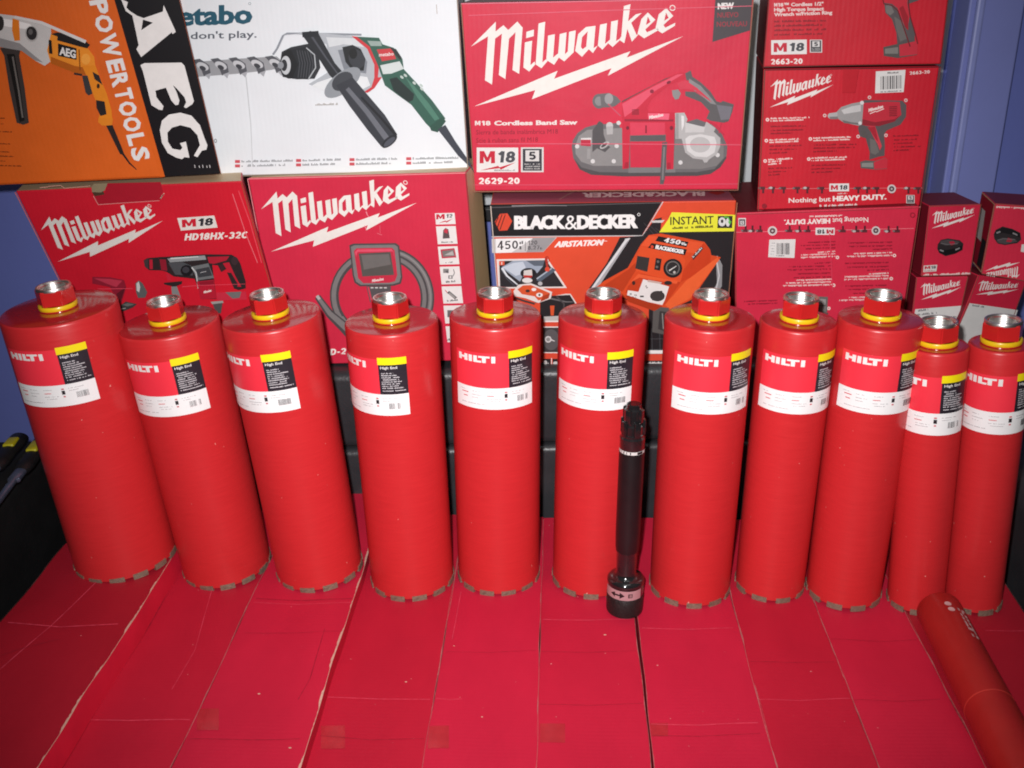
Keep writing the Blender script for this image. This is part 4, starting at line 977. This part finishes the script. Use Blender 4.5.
a.view(0, 0, 1).part('tape_strip').poly('#bc1024', "842,68.4 858,68.2 854,92 841,92")
a.part('rubbed_edge'); border(a, qd, '#7a3a30', 1.2, 'LR'); border(a, qd, '#5c0e1a', .9, 'T'); border(a, qd, '#d88a88', .8, 'B')
a.build()

# ---- carton printed upside down
qd = [(735, 213), (919.5, 206), (897, 355), (735, 358)]
root, a, C4, dv = printed_carton('red carton standing upside down with inverted slogan, under the impact wrench cartons', qd, -6, 5, 1.525, 0.22, [M_PINK, M_KRAFT, M_REDD, M_REDD, M_REDD, M_RED1])
a.view(730, 190, 200 / 1024.).part('slogan_lettering')
a.text('#f0dcd8', 'Nothing but', (708, 139), (524, 145), (0, 25), 0.02); a.text('#f4e4e0', 'HEAVY DUTY.', (512, 145), (278, 152), (0, 25), 0.045); a.scrawl('#ecd0cc', (574, 126), (406, 131), 10, .85)
a.part('tool_strip_print'); a.line('#e88894', "28,216 940,196", 2.4); tool_row(a, 205, -1, (75, 110, 150, 300, 350, 395, 572, 640, 684, 745, 805, 850)); a.ell('#d8ccca', 216, 206, 24).ell('#6a4a4e', 216, 206, 15).ell('#d0c4c4', 216, 206, 5)
a.rect('#e4e0de', 436, 190, 534, 226); a.text('#b8243a', 'M', (528, 198), (492, 198), (0, 22), 0.05); a.text('#4a4a50', '18', (486, 198), (444, 199), (0, 22), 0.02, .25)
a.part('badge_print').rect('#ddd8d6', 42, 140, 80, 182).rect('#4a4448', 46, 146, 76, 178).rect('#ddd8d6', 52, 154, 70, 174).text('#4a4448', '5', (66, 157), (57, 157), (0, 14), 0.04)
a.part('barcode_sticker').poly('#e2dedc', "200,250 334,248 328,344 194,340"); a.barcode('#4a464a', 238, 268, 304, 326, 0, 5); a.scrawl('#6a666a', (276, 330), (234, 330), 6); a.scrawl('#8a868a', (212, 270), (230, 270), 5); 
for q in range(4): a.scrawl('#9a969a', (226, 280 + 14 * q), (206, 280 + 14 * q), 5)
a.part('small_print')
for q, (x, y, n_) in enumerate([(536, 338, 176), (536, 325, 174), (536, 312, 90), (520, 482, 250), (520, 468, 236), (520, 454, 182), (826, 332, 230), (826, 318, 196), (808, 450, 226), (808, 436, 224), (808, 422, 100), (796, 556, 240), (796, 542, 190)]): a.scrawl('#f0ccca', (x, y - 6), (x - n_, y), 9, .8, q)
for x, y in [(547, 340), (528, 482), (838, 330), (822, 448), (390, 523), (503, 600)]: a.ell('#f0d4d0', x, y, 9, hole=.4)
for q, (x, y, n_) in enumerate([(536, 292, 150), (536, 276, 176), (536, 260, 140), (520, 440, 200), (520, 420, 180), (520, 400, 230), (520, 384, 220), (520, 366, 90), (826, 296, 100), (826, 280, 220), (826, 262, 226), (808, 402, 110), (808, 386, 210), (808, 366, 224), (796, 520, 170), (796, 500, 200), (796, 482, 210), (240, 560, 170), (240, 574, 150)]): a.scrawl('#921a30', (x, y - 5), (x - n_, y), 8, .8, q)
a.part('tool_print').poly('#6a6664', "412,536 498,540 494,620 450,622 440,580").poly('#9a9694', "440,548 488,552 486,580 448,580").poly('#8a8482', "455,585 488,588 484,616 458,616").poly('#54504e', "440,620 500,622 480,700 430,690")
a.part('stamp_print').ell('#9c1c30', 930, 122, 14, hole=.6)
a.view(0, 0, 1).part('fold_line').line('#d83a54', "829,232 832,290", 1)
a.part('rubbed_edge'); border(a, qd, '#8a4038', 1.0, 'LR'); border(a, qd, '#a83a44', .9, 'T')
a.build()

# ---- red hammer kit carton, lower left
qd = [(15.6, 191), (242, 181), (290, 350), (100, 360)]
root, a, C4, dv = printed_carton('red cordless hammer carton with a torn tab in its top edge, below the orange carton', qd, 0, 9, 1.50, 0.20, [M_RED2, M_KRAFT, M_REDD, M_REDD, M_KRAFT, M_RED2], turn=13)
a.view(40, 180, 130 / 998.); logo(a, '#dcd6d0', (8, 385), (945, 310), (138, 626))
a.part('tab_print').poly('#8a7c62', "396,52 414,28 520,24 498,78 470,94 400,92").poly('#4a3426', "400,92 470,94 486,84 498,110 420,124").poly('#a41428', "520,24 926,14 946,86 918,156 448,186 414,124 492,112").line('#d88a88', "412,122 448,188 560,180 918,157", 6, 4).line('#d8c8b8', "926,142 944,112 956,100", 10, 4).line('#2a1a14', "924,146 948,106", 5)
a.line('#d8a090', "0,58 60,52 66,48 160,40 190,62 206,60 388,44", 6, 4)
a.view(0, 160, 260 / 998.).part('title_lettering').text('#e4dcd6', 'HD18HX-32C', (708, 308), (950, 299), (5, -26), 0.05)
a.part('badge_print').poly('#dcd6d0', "681,222 823,212 836,258 695,270"); a.text('#c41c30', 'M', (700, 258), (754, 254), (-2, -30), 0.055); a.text('#2e2e34', '18', (760, 253), (818, 249), (3, -29), 0.035, .1)
a.part('tool_print').view(100, 230, 180 / 1024.)
a.poly('#2a2224', "250,170 270,158 340,152 380,150 600,136 750,138 784,160 800,190 830,290 830,330 790,340 760,330 780,300 748,256 720,220 690,236 672,200 640,196 650,280 664,390 580,392 560,330 540,276 420,262 380,236 350,228 280,226 256,206")
a.poly('#3e3436', "250,172 276,160 276,222 256,206").poly('#b41c32', "282,166 300,166 302,220 284,220").poly('#8c1a2c', "340,164 376,166 384,230 350,226")
a.poly('#8e9294', "384,160 598,142 606,166 400,182").poly('#c8caca', "400,156 560,146 562,152 404,164").poly('#4a4c50', "390,184 470,180 520,200 530,256 430,252")
a.ell('#17161a', 494, 228, 34, 32).ell('#3a3a40', 490, 224, 20, 18).poly('#6a6e70', "520,206 618,186 650,270 556,284").poly('#383a3e', "546,222 622,206 640,256 562,268").line('#b8b8ba', "572,240 606,232", 3)
a.line('#c4c6c6', "524,210 548,240 560,330", 8, 5).poly('#b01a30', "552,290 648,280 664,386 574,392").poly('#8a1428', "566,292 646,284 650,306 570,316"); a.text('#ecdcd8', 'Milwaukee', (592, 358), (636, 346), (0, -14), .03)
a.poly('#a81c30', "612,150 738,146 720,170 648,190 622,184").poly('#b81c30', "700,186 736,180 770,256 806,320 780,318 742,250").poly('#2c2426', "724,238 748,240 788,306 776,330 760,320").ell('#3a2a2e', 768, 172, 20, 24).poly('#3a2428', "680,196 704,190 708,226 692,236")
a.poly('#c42a40', "664,352 832,346 838,392 668,396").poly('#6e6c6c', "714,350 806,346 796,382 756,386").poly('#4c4a4a', "640,404 700,406 690,470 660,470").poly('#9a9896', "632,404 700,398 706,410 640,418")
a.poly('#2a2224', "364,296 470,286 468,302 440,314 450,372 420,372 412,316 370,306").poly('#7e8080', "408,318 440,316 462,380 440,392 412,360").poly('#c02036', "376,240 400,250 410,286 388,284")
a.poly('#5a5c5c', "204,300 224,282 246,300 272,350 260,380 220,382 208,350").poly('#c4c4c2', "210,300 224,288 232,320 226,350 212,340")
a.poly('#8a1a2e', "-40,262 60,264 140,280 152,320 124,410 96,390 60,320 -40,300").poly('#b8344a', "-30,270 60,274 130,284 96,320 40,300").poly('#5a1420', "96,360 150,318 118,410")
a.poly('#3c3a3a', "112,430 150,402 214,416 190,436 130,460").poly('#6a6866', "130,420 160,410 200,418 160,430").line('#aaa8a4', "118,444 150,440", 4)
a.part('fold_line').line('#e05064', "-10,330 190,328", 3).part('fold_line').line('#e05064', "470,318 560,310 830,302", 3, 2)
a.view(0, 0, 1).part('fold_line').line('#e0505c', "239,190 250,220 262,262", .8).part('fold_line').line('#e0707a', "233,193 246,232 258,262", .7)
a.part('rubbed_edge'); border(a, qd, '#8a4a38', 1.0, 'R'); a.part('rubbed_edge'); border(a, qd, '#d06a60', 1.0, 'L')
a.build()

# ---- red inspection camera carton
qd = [(248, 178), (466, 172), (483, 360), (284, 365)]
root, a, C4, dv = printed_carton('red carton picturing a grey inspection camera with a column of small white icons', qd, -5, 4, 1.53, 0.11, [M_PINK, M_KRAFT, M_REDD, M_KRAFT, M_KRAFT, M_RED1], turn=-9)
a.view(260, 170, 160 / 1024.); logo(a, '#ece6e0', (8, 250), (1005, 208), (70, 522))
a.part('camera_print').view(240, 160, 260 / 998.)
def arc(cx, cy, rx, ry, a0, a1, n=18): return [(cx + rx * cos(radians(a0 + (a1 - a0) * k / n)), cy + ry * sin(radians(a0 + (a1 - a0) * k / n))) for k in range(n + 1)]
a.line('#4a4648', arc(540, 520, 178, 165, 140, 300), 34); a.line('#7c7878', arc(540, 520, 178, 165, 140, 300), 22); a.line('#4c484a', arc(540, 520, 168, 158, 150, 290), 6)
a.line('#4a4648', arc(560, 530, 160, 170, -95, 30), 52); a.line('#7a7676', arc(560, 530, 160, 170, -95, 30), 38); a.line('#4c484a', arc(560, 530, 160, 170, -95, 30), 8); a.line('#8e8a8a', arc(560, 530, 172, 182, -80, 25), 5)
a.line('#4a4648', "298,524 345,590 400,640 450,690", 24, 50).line('#7c7878', "300,526 345,588 400,636 450,680", 12, 30).line('#b4b0b0', "296,520 306,534", 12)
a.poly('#4a4648', "420,326 436,320 598,318 612,328 624,450 618,474 590,482 460,484 440,470 432,440").poly('#7c7878', "426,332 440,326 594,324 606,332 618,448 612,468 586,476 464,478 446,466 438,440")
a.poly('#c42c44', "438,348 448,338 584,336 594,346 604,440 596,464 574,470 474,472 454,452").poly('#e0506a', "442,352 452,342 582,340 590,350 594,380 588,350 452,352 446,370").poly('#56524f', "456,358 578,352 592,440 470,446").poly('#6e6a68', "466,364 572,360 580,400 476,420")
a.text('#e8d4d2', 'Milwaukee', (508, 468), (552, 460), (0, -11), .03)
a.poly('#565254', "486,484 580,482 578,540 500,545").poly('#d03c54', "490,486 496,486 510,545 504,545")
for q in range(4): a.rect('#d8d4d2', 502 + q * 17, 487, 513 + q * 17, 491)
a.part('icon_print').view(420, 190, 70 / 299.)
WQ = '#e6e0de'
def cell(x0, y0, x1, y1, d=8): a.poly(WQ, [(x0, y0), (x1, y0 - 2), (x1 + d, y1 - 2), (x0 + d, y1)])
cell(64, 98, 148, 146, 5); a.text('#c4243c', 'M', (70, 124), (106, 123), (0, -22), .05); a.text('#4a4a50', '12', (112, 118), (138, 117), (2, -16), .02, .2); a.poly('#c4243c', "80,140 110,128 112,132 142,120 114,138 110,134")
for q, (x, y, h) in enumerate([(69, 154, 76), (77, 240, 77), (85, 326, 75), (93, 410, 73), (101, 492, 76), (110, 580, 68)]): cell(x, y, x + 84, y + h)
a.poly('#5a4a4c', "98,206 100,170 110,160 122,166 128,204").poly('#c43a4c', "102,172 110,162 120,168 118,184 106,180").scrawl('#4a464a', (92, 224), (146, 222), 7)
a.poly('#c0324a', "88,252 148,246 156,286 94,290").poly('#7a7472', "94,258 144,252 150,280 100,284").poly('#b4aeac', "104,276 140,258 146,276").scrawl('#4a464a', (110, 310), (140, 308), 6)
a.rect('#8a8684', 100, 334, 124, 352).poly('#5a5658', "108,344 122,340 120,354").line('#5a5658', "144,336 148,352 142,366", 3).rect('#6a6668', 122, 362, 140, 376).ell('#d8d4d2', 131, 369, 5).scrawl('#4a464a', (112, 394), (152, 390), 9)
a.poly('#5e5a5c', "116,436 126,428 160,456 150,464").poly('#9a9694', "122,440 128,434 154,456 148,460").line('#c43a4c', "108,424 118,436", 3).scrawl('#4a464a', (112, 474), (164, 470), 8)
a.rect('#6a6668', 118, 510, 150, 540); a.scrawl('#4a464a', (118, 640), (160, 636), 10)
a.view(240, 160, 260 / 998.).part('model_lettering').text('#f0e4e0', 'D-2', (348, 746), (408, 742), (2, -24), .06)
a.part('painted_glare').view(260, 170, 160 / 1024.).line('#e8a0aa', "682,262 690,284 704,300", 6, 2).line('#e49aa4', "672,350 684,380", 5, 2).line('#e07a88', "752,400 784,412", 3).line('#e07a88', "770,350 772,400", 2)  # pale streaks paint flash glare onto the carton face
a.view(0, 0, 1).part('rubbed_edge'); border(a, qd, '#7a3a34', .9, 'R'); border(a, qd, '#e88a90', .9, 'LT')
a.build()

# ---- black and orange air station carton
qd = [(490.5, 204), (736.5, 200.5), (722, 361), (503, 366)]
M_BDO = carton('orange_red_carton_print', '#da4a2c')
M_BDK = carton('black_carton_print', '#1c181c')
root, a, C4, dv = printed_carton('black and orange-red air pump carton with a yellow INSTANT flash, under the band saw carton', qd, -2, 5, 1.525, 0.20, [M_BDO, M_KRAFT, M_KRAFT, M_BDO, M_MAROON, M_KRAFT])
a.view(480, 180, 270 / 1024.)
a.part('header_print').poly('#19161a', "38,92 690,82 614,210 44,214").line('#c8c0c0', "44,215 616,211 694,82", 4).line('#5a5658', "44,104 300,96 686,86", 3).line('#8a8486', "120,98 220,95 330,97", 4, 2)
a.poly('#d84830', "56,158 76,128 104,126 122,156 104,190 74,192")
for q in range(3): a.line('#19161a', [(84 - q * 13, 127 + q * 4), (60 + 3 * q - q * 4, 172 - q * 8)], 4) if False else None
for x0, y0, x1, y1 in [(70, 140, 58, 164), (84, 130, 66, 180), (96, 130, 76, 188)]: a.line('#19161a', [(x0, y0), (x1, y1)], 3)
a.part('brand_lettering').text('#f0eceb', 'BLACK', (132, 186), (322, 184), (0, -50), 0.05, 0, .92); a.text('#f0eceb', '&', (322, 187), (370, 186), (0, -54), 0.0); a.text('#f0eceb', 'DECKER', (370, 185), (596, 181), (0, -51), 0.05, 0, .92); a.ell('#d8d4d2', 602, 130, 6, hole=.6)
a.part('spec_print').poly('#c4c0c0', "44,222 292,216 240,272 46,276").poly('#eceaea', "60,222 200,220 120,274 60,276").poly('#9a9698', "200,219 288,217 240,271 176,273")
a.text('#3a363a', '450', (64, 264), (146, 261), (0, -34), 0.005); a.text('#4a464a', '120', (182, 246), (218, 244), (0, -17), .01); a.text('#4a464a', '8.27', (180, 264), (226, 262), (0, -16), .0); a.scrawl('#5a5658', (150, 242), (166, 241), 14); a.scrawl('#5a5658', (150, 262), (166, 261), 14); a.line('#5a5658', "172,232 172,268", 2); a.scrawl('#5a5658', (228, 262), (236, 262), 10)
a.part('title_lettering').text('#f4eae6', 'AIRSTATION', (282, 254), (462, 246), (4, -22), 0.045, .25); a.line('#f0dcd6', "404,229 482,230", 4, 2)
a.part('pump_print')
a.poly('#241f22', "530,216 616,210 660,150 690,130 684,190 966,190 958,330 940,470 925,690 636,690 640,480 430,412")
for q in range(5): a.line('#4a4648', [(620 + q * 22, 160 + q * 10), (690 + q * 22, 240 - q * 4)], 1.5)
a.poly('#d8d6d8', "545,222 570,218 442,408 418,412").poly('#a8a6aa', "556,232 570,219 450,402 430,410").line('#2a2428', "548,222 416,410", 6)
a.poly('#cdc8c6', "652,152 700,150 690,160 650,160").poly('#da4a2c', "700,84 966,80 964,128 720,132 690,140 664,146")
for x in range(650, 920, 30): a.line('#56565a', [(x, 560), (x + 4, 690)], 1.5)
for y in (600, 640, 676): a.line('#56565a', [(640, y), (930, y - 4)], 1.5)
a.poly('#8e8c8e', "860,300 900,284 918,320 916,400 890,440 800,460 830,400").poly('#2a2628', "862,330 894,312 898,390 870,430 820,440")
a.line('#c4c2c4', "896,300 906,360 890,430", 5)
a.poly('#d4481f', "470,380 560,330 610,240 640,206 684,200 850,232 872,262 876,282 912,290 800,452 720,490 660,490 560,450 440,404")
a.poly('#e2542c', "640,208 846,236 820,276 610,246").poly('#c83c18', "846,236 872,262 876,330 756,386 770,340").poly('#e86030', "780,380 900,290 906,300 796,446 720,486 700,470").poly('#b83a16', "560,338 600,300 590,340 540,420 470,396")
a.poly('#dc4e24', "590,300 610,250 760,280 778,300 760,384 700,380 590,340")
a.poly('#1c181a', "676,210 790,232 782,252 664,228"); a.text('#eceaea', '450', (694, 232), (756, 243), (8, -17), .045); a.scrawl('#eceaea', (762, 242), (782, 246), 12)
a.poly('#1c181a', "650,236 784,260 776,282 636,254"); a.text('#f0ecec', 'BLACK&DECKER', (664, 257), (770, 277), (4, -14), .05); a.ell('#d84830', 652, 250, 6)
a.poly('#262022', "836,250 846,256 808,300 802,288").scrawl('#d8d4d4', (808, 292), (842, 256), 8)
a.poly('#35302f', "596,284 642,292 634,344 622,342 588,332").poly('#232021', "666,292 688,296 682,340 660,336").ell('#6a6462', 674, 306, 5).ell('#6a6462', 670, 326, 5)
a.ell('#1d1a1b', 730, 331, 36).ell('#6a6664', 730, 330, 27).ell('#2c2829', 730, 330, 22).line('#d8d4d0', "716,340 744,322", 5, 2).ell('#b8b4b0', 736, 346, 5)
a.poly('#c23c18', "560,400 600,356 610,350 760,384 720,440 700,470 550,424").poly('#e45a30', "570,384 600,352 750,380 744,390 604,366").poly('#e4dedc', "618,372 716,400 700,450 690,470 556,440 560,414 600,420").poly('#2a2526', "646,430 660,418 690,416 694,436 676,456 652,452").ell('#3c3636', 672, 436, 28, 20).ell('#2a2526', 712, 386, 15, 8).poly('#c8aaa0', "636,374 690,384 684,390 634,382").ell('#3a2420', 582, 386, 6, 8).rect('#3a3636', 606, 434, 620, 440).scrawl('#6a6462', (562, 430), (600, 436), 8).scrawl('#6a6462', (560, 438), (600, 446), 6).scrawl('#8a8280', (622, 392), (632, 410), 10)
a.poly('#585452', "656,474 716,480 706,586 700,582 652,572").poly('#3a3636', "680,492 708,496 702,570 674,560").line('#8a8684', "690,500 694,560", 4).poly('#a83414', "550,430 690,474 660,492 560,456")
a.part('flash_print').poly('#e4e02c', "712,124 968,130 960,186 680,196") if False else a.part('flash_print').poly('#e6e23a', "712,146 726,118 966,128 962,190 678,194")
a.text('#2a2a22', 'INSTANT', (720, 166), (884, 162), (0, -30), .012); a.scrawl('#6a6420', (722, 182), (882, 176), 10, .9); a.poly('#2e2c2a', "900,132 956,132 954,178 898,178").ell('#d8d6d4', 916, 154, 14, 17).ell('#2e2c2a', 916, 152, 5, 7).ell('#d8d6d4', 938, 156, 8, 16).line('#58b848', "924,136 940,138 946,154", 6, 4).poly('#58b848', "938,152 952,152 945,166")
a.part('inset_print').view(480, 180, 140 / 977.)
a.poly('#e4d8d4', "116,544 470,538 606,744 128,748").poly('#2a272b', "134,556 462,550 584,734 142,738")
a.poly('#9aa4b4', "230,554 300,552 410,560 440,590 400,640 320,612 280,700 150,600").poly('#c4ccd8', "160,600 230,570 300,560 320,600 280,650 250,660").poly('#5c6470', "320,552 450,552 440,590 380,590").line('#dadee4', "154,604 190,660 262,720", 16, 8).line('#4a4e56', "150,620 190,680 240,726", 6)
a.poly('#55606e', "392,690 470,630 500,600 530,620 420,700").line('#aab4c0', "396,680 500,606", 10, 8).ell('#1e1c20', 338, 640, 56, 36).poly('#d4ccc8', "306,622 362,614 366,660 304,664").poly('#b8322c', "304,654 366,656 360,672 308,672").ell('#dcd8d6', 330, 690, 36, 18).ell('#b8b6b8', 420, 712, 16, 14)
a.line('#b03428', "462,530 470,600", 16).ell('#d84a34', 470, 612, 17).line('#9a2a20', arc(468, 545, 14, 22, 0, 360), 4); a.rect('#d8583c', 134, 556, 172, 584); a.rect('#ecdcd6', 150, 562, 156, 580)
a.view(480, 240, 140 / 768.)
a.poly('#dcd2ce', "470,286 496,286 528,336 540,420 340,420 330,330 390,300").poly('#232023', "330,300 492,292 522,340 530,420 330,424")
a.line('#6a6668', "300,330 380,310 470,330 510,330", 12, 4).line('#4a4648', "420,300 460,340 460,380", 8)
a.poly('#e0d4d0', "184,272 210,236 280,228 396,276 388,312 320,336 250,310 190,298").poly('#d4532c', "206,262 236,240 280,238 384,282 376,306 320,322 300,300 230,288").ell('#ece4e0', 296, 262, 13, 9).ell('#e8e0dc', 326, 292, 18, 12).ell('#3a3230', 326, 292, 6).ell('#3a2c28', 262, 270, 12, 8).poly('#a83a1c', "346,296 384,284 376,310 330,330")
a.line('#3a3638', "190,306 240,324 300,340", 10).poly('#d4532c', "384,350 408,350 404,404 388,404").poly('#b8b4b2', "350,410 430,406 436,432 350,432")
a.rect('#e8dedb', 346, 432, 436, 440).rect('#d84a34', 346, 440, 436, 464).rect('#e8dedb', 346, 464, 436, 470).rect('#3c383a', 346, 470, 436, 604).ell('#5a5658', 390, 536, 44, 58).ell('#d0cccc', 374, 534, 18).ell('#8e8a8a', 374, 534, 11).line('#d0cccc', "390,536 410,544", 8, 4)
a.rect('#e8dedb', 346, 604, 436, 609).rect('#d84a34', 346, 609, 436, 690).rect('#232023', 346, 640, 388, 684).rect('#e8dedb', 390, 636, 394, 690).rect('#232023', 398, 640, 436, 684).ell('#c8c4c2', 358, 660, 10, 12).ell('#c8c4c2', 414, 664, 14, 10).poly('#a8a4a4', "360,664 376,660 378,668")
a.part('base_print').view(545, 320, 130 / 908.).rect('#ecE8e6', 706, 196, 844, 220).rect('#d84a34', 706, 222, 844, 322).rect('#3a3436', 706, 268, 844, 300).scrawl('#e0dcda', (712, 290), (830, 288), 15, .85).scrawl('#e8c4bc', (778, 318), (836, 317), 6)
a.view(0, 0, 1).part('rubbed_edge'); border(a, qd, '#c8b8ac', 1.0, 'L'); border(a, qd, '#a86a50', .8, 'R')
a.build()
# lettering on its top face, upside down to the viewer
tn = (C4[1] - C4[0]).cross(dv).normalized(); tn = tn if tn.z > 0 else -tn
t = Art(root, C4[0] + dv * 0.5, tn); t.view(480, 180, 270 / 1024.).part('top_lettering')
t.text('#f4dcdc', 'BLACK&DECKER', (852, 44), (388, 50), (0, 17), .05); t.poly('#a83030', "864,50 880,44 920,42 930,50 900,58")
t.view(480, 180, 140 / 977.).line('#b89088', "552,140 610,106 672,76", 5)
t.build()

# ---- battery cartons at the right
def battery(a, cx, cy, s, flip=1):
    t = lambda st: [(cx + x * s, cy + flip * y * s) for x, y in pts(st)]
    a.poly('#2c2628', t("-54,-10 -40,-30 -10,-36 40,-28 56,-14 52,14 20,30 -20,40 -48,26 -56,8")).poly('#4a4446', t("-40,-26 -8,-32 40,-22 30,-10 -20,-6 -44,-14")).poly('#141114', t("-50,6 -20,14 20,6 50,-6 50,12 20,28 -20,36 -46,24"))
    a.poly('#a82038', t("-6,-22 14,-24 22,-12 2,-6")).poly('#8a8688', t("-44,10 -28,16 -30,22 -46,16")).poly('#8a8688', t("20,10 40,2 40,8 22,16")).line('#6a6466', t("-40,-16 -16,-10 30,-14"), 3 * s)
VB = (900, 160, 124 / 529.)
S6 = [M_PINK, M_KRAFT, M_REDD, M_REDD, M_REDD, M_REDD]
qd = [(929.3, 205.7), (980.9, 204), (969.9, 274.9), (921, 276)]
root, a, C4, dv = printed_carton('small red battery carton with upright logo, stacked top left of the four at right', qd, 4, 0, 1.53, 0.085, S6, 'battery_carton', 'battery cartons at the right', .0012)
a.view(*VB); logo(a, '#ece2de', (135, 238), (320, 232), (132, 292)); a.part('battery_print'); battery(a, 214, 370, 1)
a.part('badge_print').poly('#dcd6d2', "100,450 158,446 154,474 98,478"); a.text('#c4243a', 'M', (104, 466), (128, 464), (0, -13), .05); a.text('#4a4a50', '18', (132, 464), (152, 462), (0, -12), .02); a.scrawl('#a84a50', (102, 474), (150, 472), 4)
a.part('small_print').scrawl('#f0d8d4', (98, 494), (300, 486), 9, .85)
a.view(0, 0, 1).part('rubbed_edge'); border(a, qd, '#8a4a40', .8, 'LRTB'); a.build()
qd = [(916.4, 277.4), (968, 276.4), (953, 346), (908, 347)]
root, a, C4, dv = printed_carton('small red carton with white lower half, bottom left of the four battery cartons at right', qd, -1, 3, 1.528, 0.085, S6, 'battery_carton', 'battery cartons at the right', .0012)
a.view(*VB); logo(a, '#ece2de', (86, 545), (263, 540), (88, 596)); a.part('white_area_print').poly('#dcdad8', "65,636 262,621 235,800 34,800"); a.scrawl('#6a6a6e', (66, 648), (120, 641), 9); a.scrawl('#6a6a6e', (66, 664), (160, 655), 9); a.barcode('#5a5a5e', 168, 668, 246, 760, -.05, 8)
a.view(0, 0, 1).part('rubbed_edge'); border(a, qd, '#8a4a40', .8, 'LR'); a.build()
qd = [(995, 203.4), (1047, 207), (1030, 282), (981.3, 273.7)]
root, a, C4, dv = printed_carton('small red battery carton turned upside down with inverted logo, top right of the four', qd, -5, -3, 1.53, 0.085, [M_PINK, M_KRAFT, M_KRAFT, M_REDD, M_REDD, M_REDD], 'battery_carton', 'battery cartons at the right', .0012, turn=-11)
a.view(*VB); logo(a, '#ece2de', (512, 486), (362, 474), (512, 436)); a.part('battery_print'); battery(a, 458, 325, 1.05, -1)
a.part('small_print').scrawl('#f0d8d4', (560, 204), (408, 196), 9, .85); a.part('badge_print').poly('#dcd6d2', "518,360 560,356 556,400 514,390")
a.view(0, 0, 1).part('rubbed_edge'); border(a, qd, '#8a4a40', .8, 'LTB'); a.build()
ln_ = (C4[3] - C4[0]).cross(dv).normalized(); ln_ = ln_ if ln_.x < 0 else -ln_
s_ = Art(root, C4[0] + dv * .5, ln_); s_.view(*VB).part('side_print')
L0 = lambda u, v: (lambda p: ((512 + F_PX * (p - EYE).dot(RT) / (p - EYE).dot(FW) - 900) / VB[2], (384 - F_PX * (p - EYE).dot(UP) / (p - EYE).dot(FW) - 160) / VB[2]))(C4[0].lerp(C4[3], v) + dv * u)
s_.poly('#a81a30', [L0(.03, .02), L0(.97, .02), L0(.97, .97), L0(.03, .97)]); s_.poly('#cfc8c4', [L0(.5, .2), L0(.97, .2), L0(.97, .62), L0(.4, .62)]); s_.poly('#2c2628', [L0(.06, .55), L0(.36, .55), L0(.4, .95), L0(.06, .95)]); s_.build()
qd = [(978.5, 275.2), (1026, 281.2), (1001, 352), (948, 352)]
root, a, C4, dv = printed_carton('small red and white carton turned aslant, bottom right of the four battery cartons', qd, 14, 3, 1.53, 0.085, [M_PINK, M_KRAFT, M_REDD, M_WHITE, M_REDD, M_REDD], 'battery_carton', 'battery cartons at the right', .0012)
a.view(*VB); logo(a, '#ece2de', (332, 528), (506, 550), (322, 574)); a.part('white_area_print').poly('#dcdad8', "296,610 502,640 440,816 204,816"); a.scrawl('#6a6a6e', (302, 622), (358, 630), 9)
a.view(0, 0, 1).part('rubbed_edge'); border(a, qd, '#8a4a40', .8, 'LR'); a.build()

# ------------------------------------------------------------------ light: on-camera flash and dim room light
w = bpy.data.worlds.new('World'); SC.world = w; w.use_nodes = True
wn = w.node_tree.nodes; bg = wn['Background']; bg.inputs['Strength'].default_value = 0.085
tc = wn.new('ShaderNodeTexCoord'); sx = wn.new('ShaderNodeSeparateXYZ'); rp = wn.new('ShaderNodeValToRGB')
w.node_tree.links.new(tc.outputs['Generated'], sx.inputs[0]); w.node_tree.links.new(sx.outputs['Z'], rp.inputs['Fac'])
rp.color_ramp.elements[0].color = (0.12, 0.11, 0.12, 1); rp.color_ramp.elements[1].color = (1.0, 0.97, 0.95, 1); rp.color_ramp.elements[1].position = 0.9
w.node_tree.links.new(rp.outputs[0], bg.inputs['Color'])
ld = bpy.data.lights.new('camera_flash', 'SPOT'); ld.energy = 110; ld.spot_size = radians(84); ld.spot_blend = 1.0; ld.shadow_soft_size = 0.012; ld.color = (1.0, 0.985, 0.98)
lo = bpy.data.objects.new('camera_flash', ld); COL.objects.link(lo)
lo.location = EYE + RT * -0.035 + UP * 0.045
tgt = Vector((0.02, 1.42, 0.31)); lo.rotation_euler = (tgt - lo.location).to_track_quat('-Z', 'Y').to_euler()
rl = bpy.data.lights.new('ceiling_lamp', 'AREA'); rl.shape = 'RECTANGLE'; rl.size = 1.2; rl.size_y = 0.3; rl.energy = 2.6; rl.color = (1.0, 0.98, 0.96)
ro = bpy.data.objects.new('ceiling_lamp', rl); COL.objects.link(ro); ro.location = (0.3, 0.5, 2.4); ro.rotation_euler = ((Vector((0.1, 1.4, 0.2)) - ro.location).to_track_quat('-Z', 'Y')).to_euler()

# ------------------------------------------------------------------ camera
cd = bpy.data.cameras.new('camera'); cd.sensor_fit = 'HORIZONTAL'; cd.sensor_width = 36; cd.lens = F_PX / 1024 * 36; cd.clip_start = 0.02; cd.clip_end = 100
co = bpy.data.objects.new('camera', cd); COL.objects.link(co)
co.matrix_world = Matrix(((RT.x, UP.x, -FW.x, EYE.x), (RT.y, UP.y, -FW.y, EYE.y), (RT.z, UP.z, -FW.z, EYE.z), (0, 0, 0, 1)))
SC.camera = co
SC.render.engine = 'CYCLES'; SC.cycles.filter_width = 1.9
SC.view_settings.view_transform = 'Standard'; SC.view_settings.look = 'None'; SC.view_settings.exposure = 0
SC.render.resolution_x = 1024; SC.render.resolution_y = 768
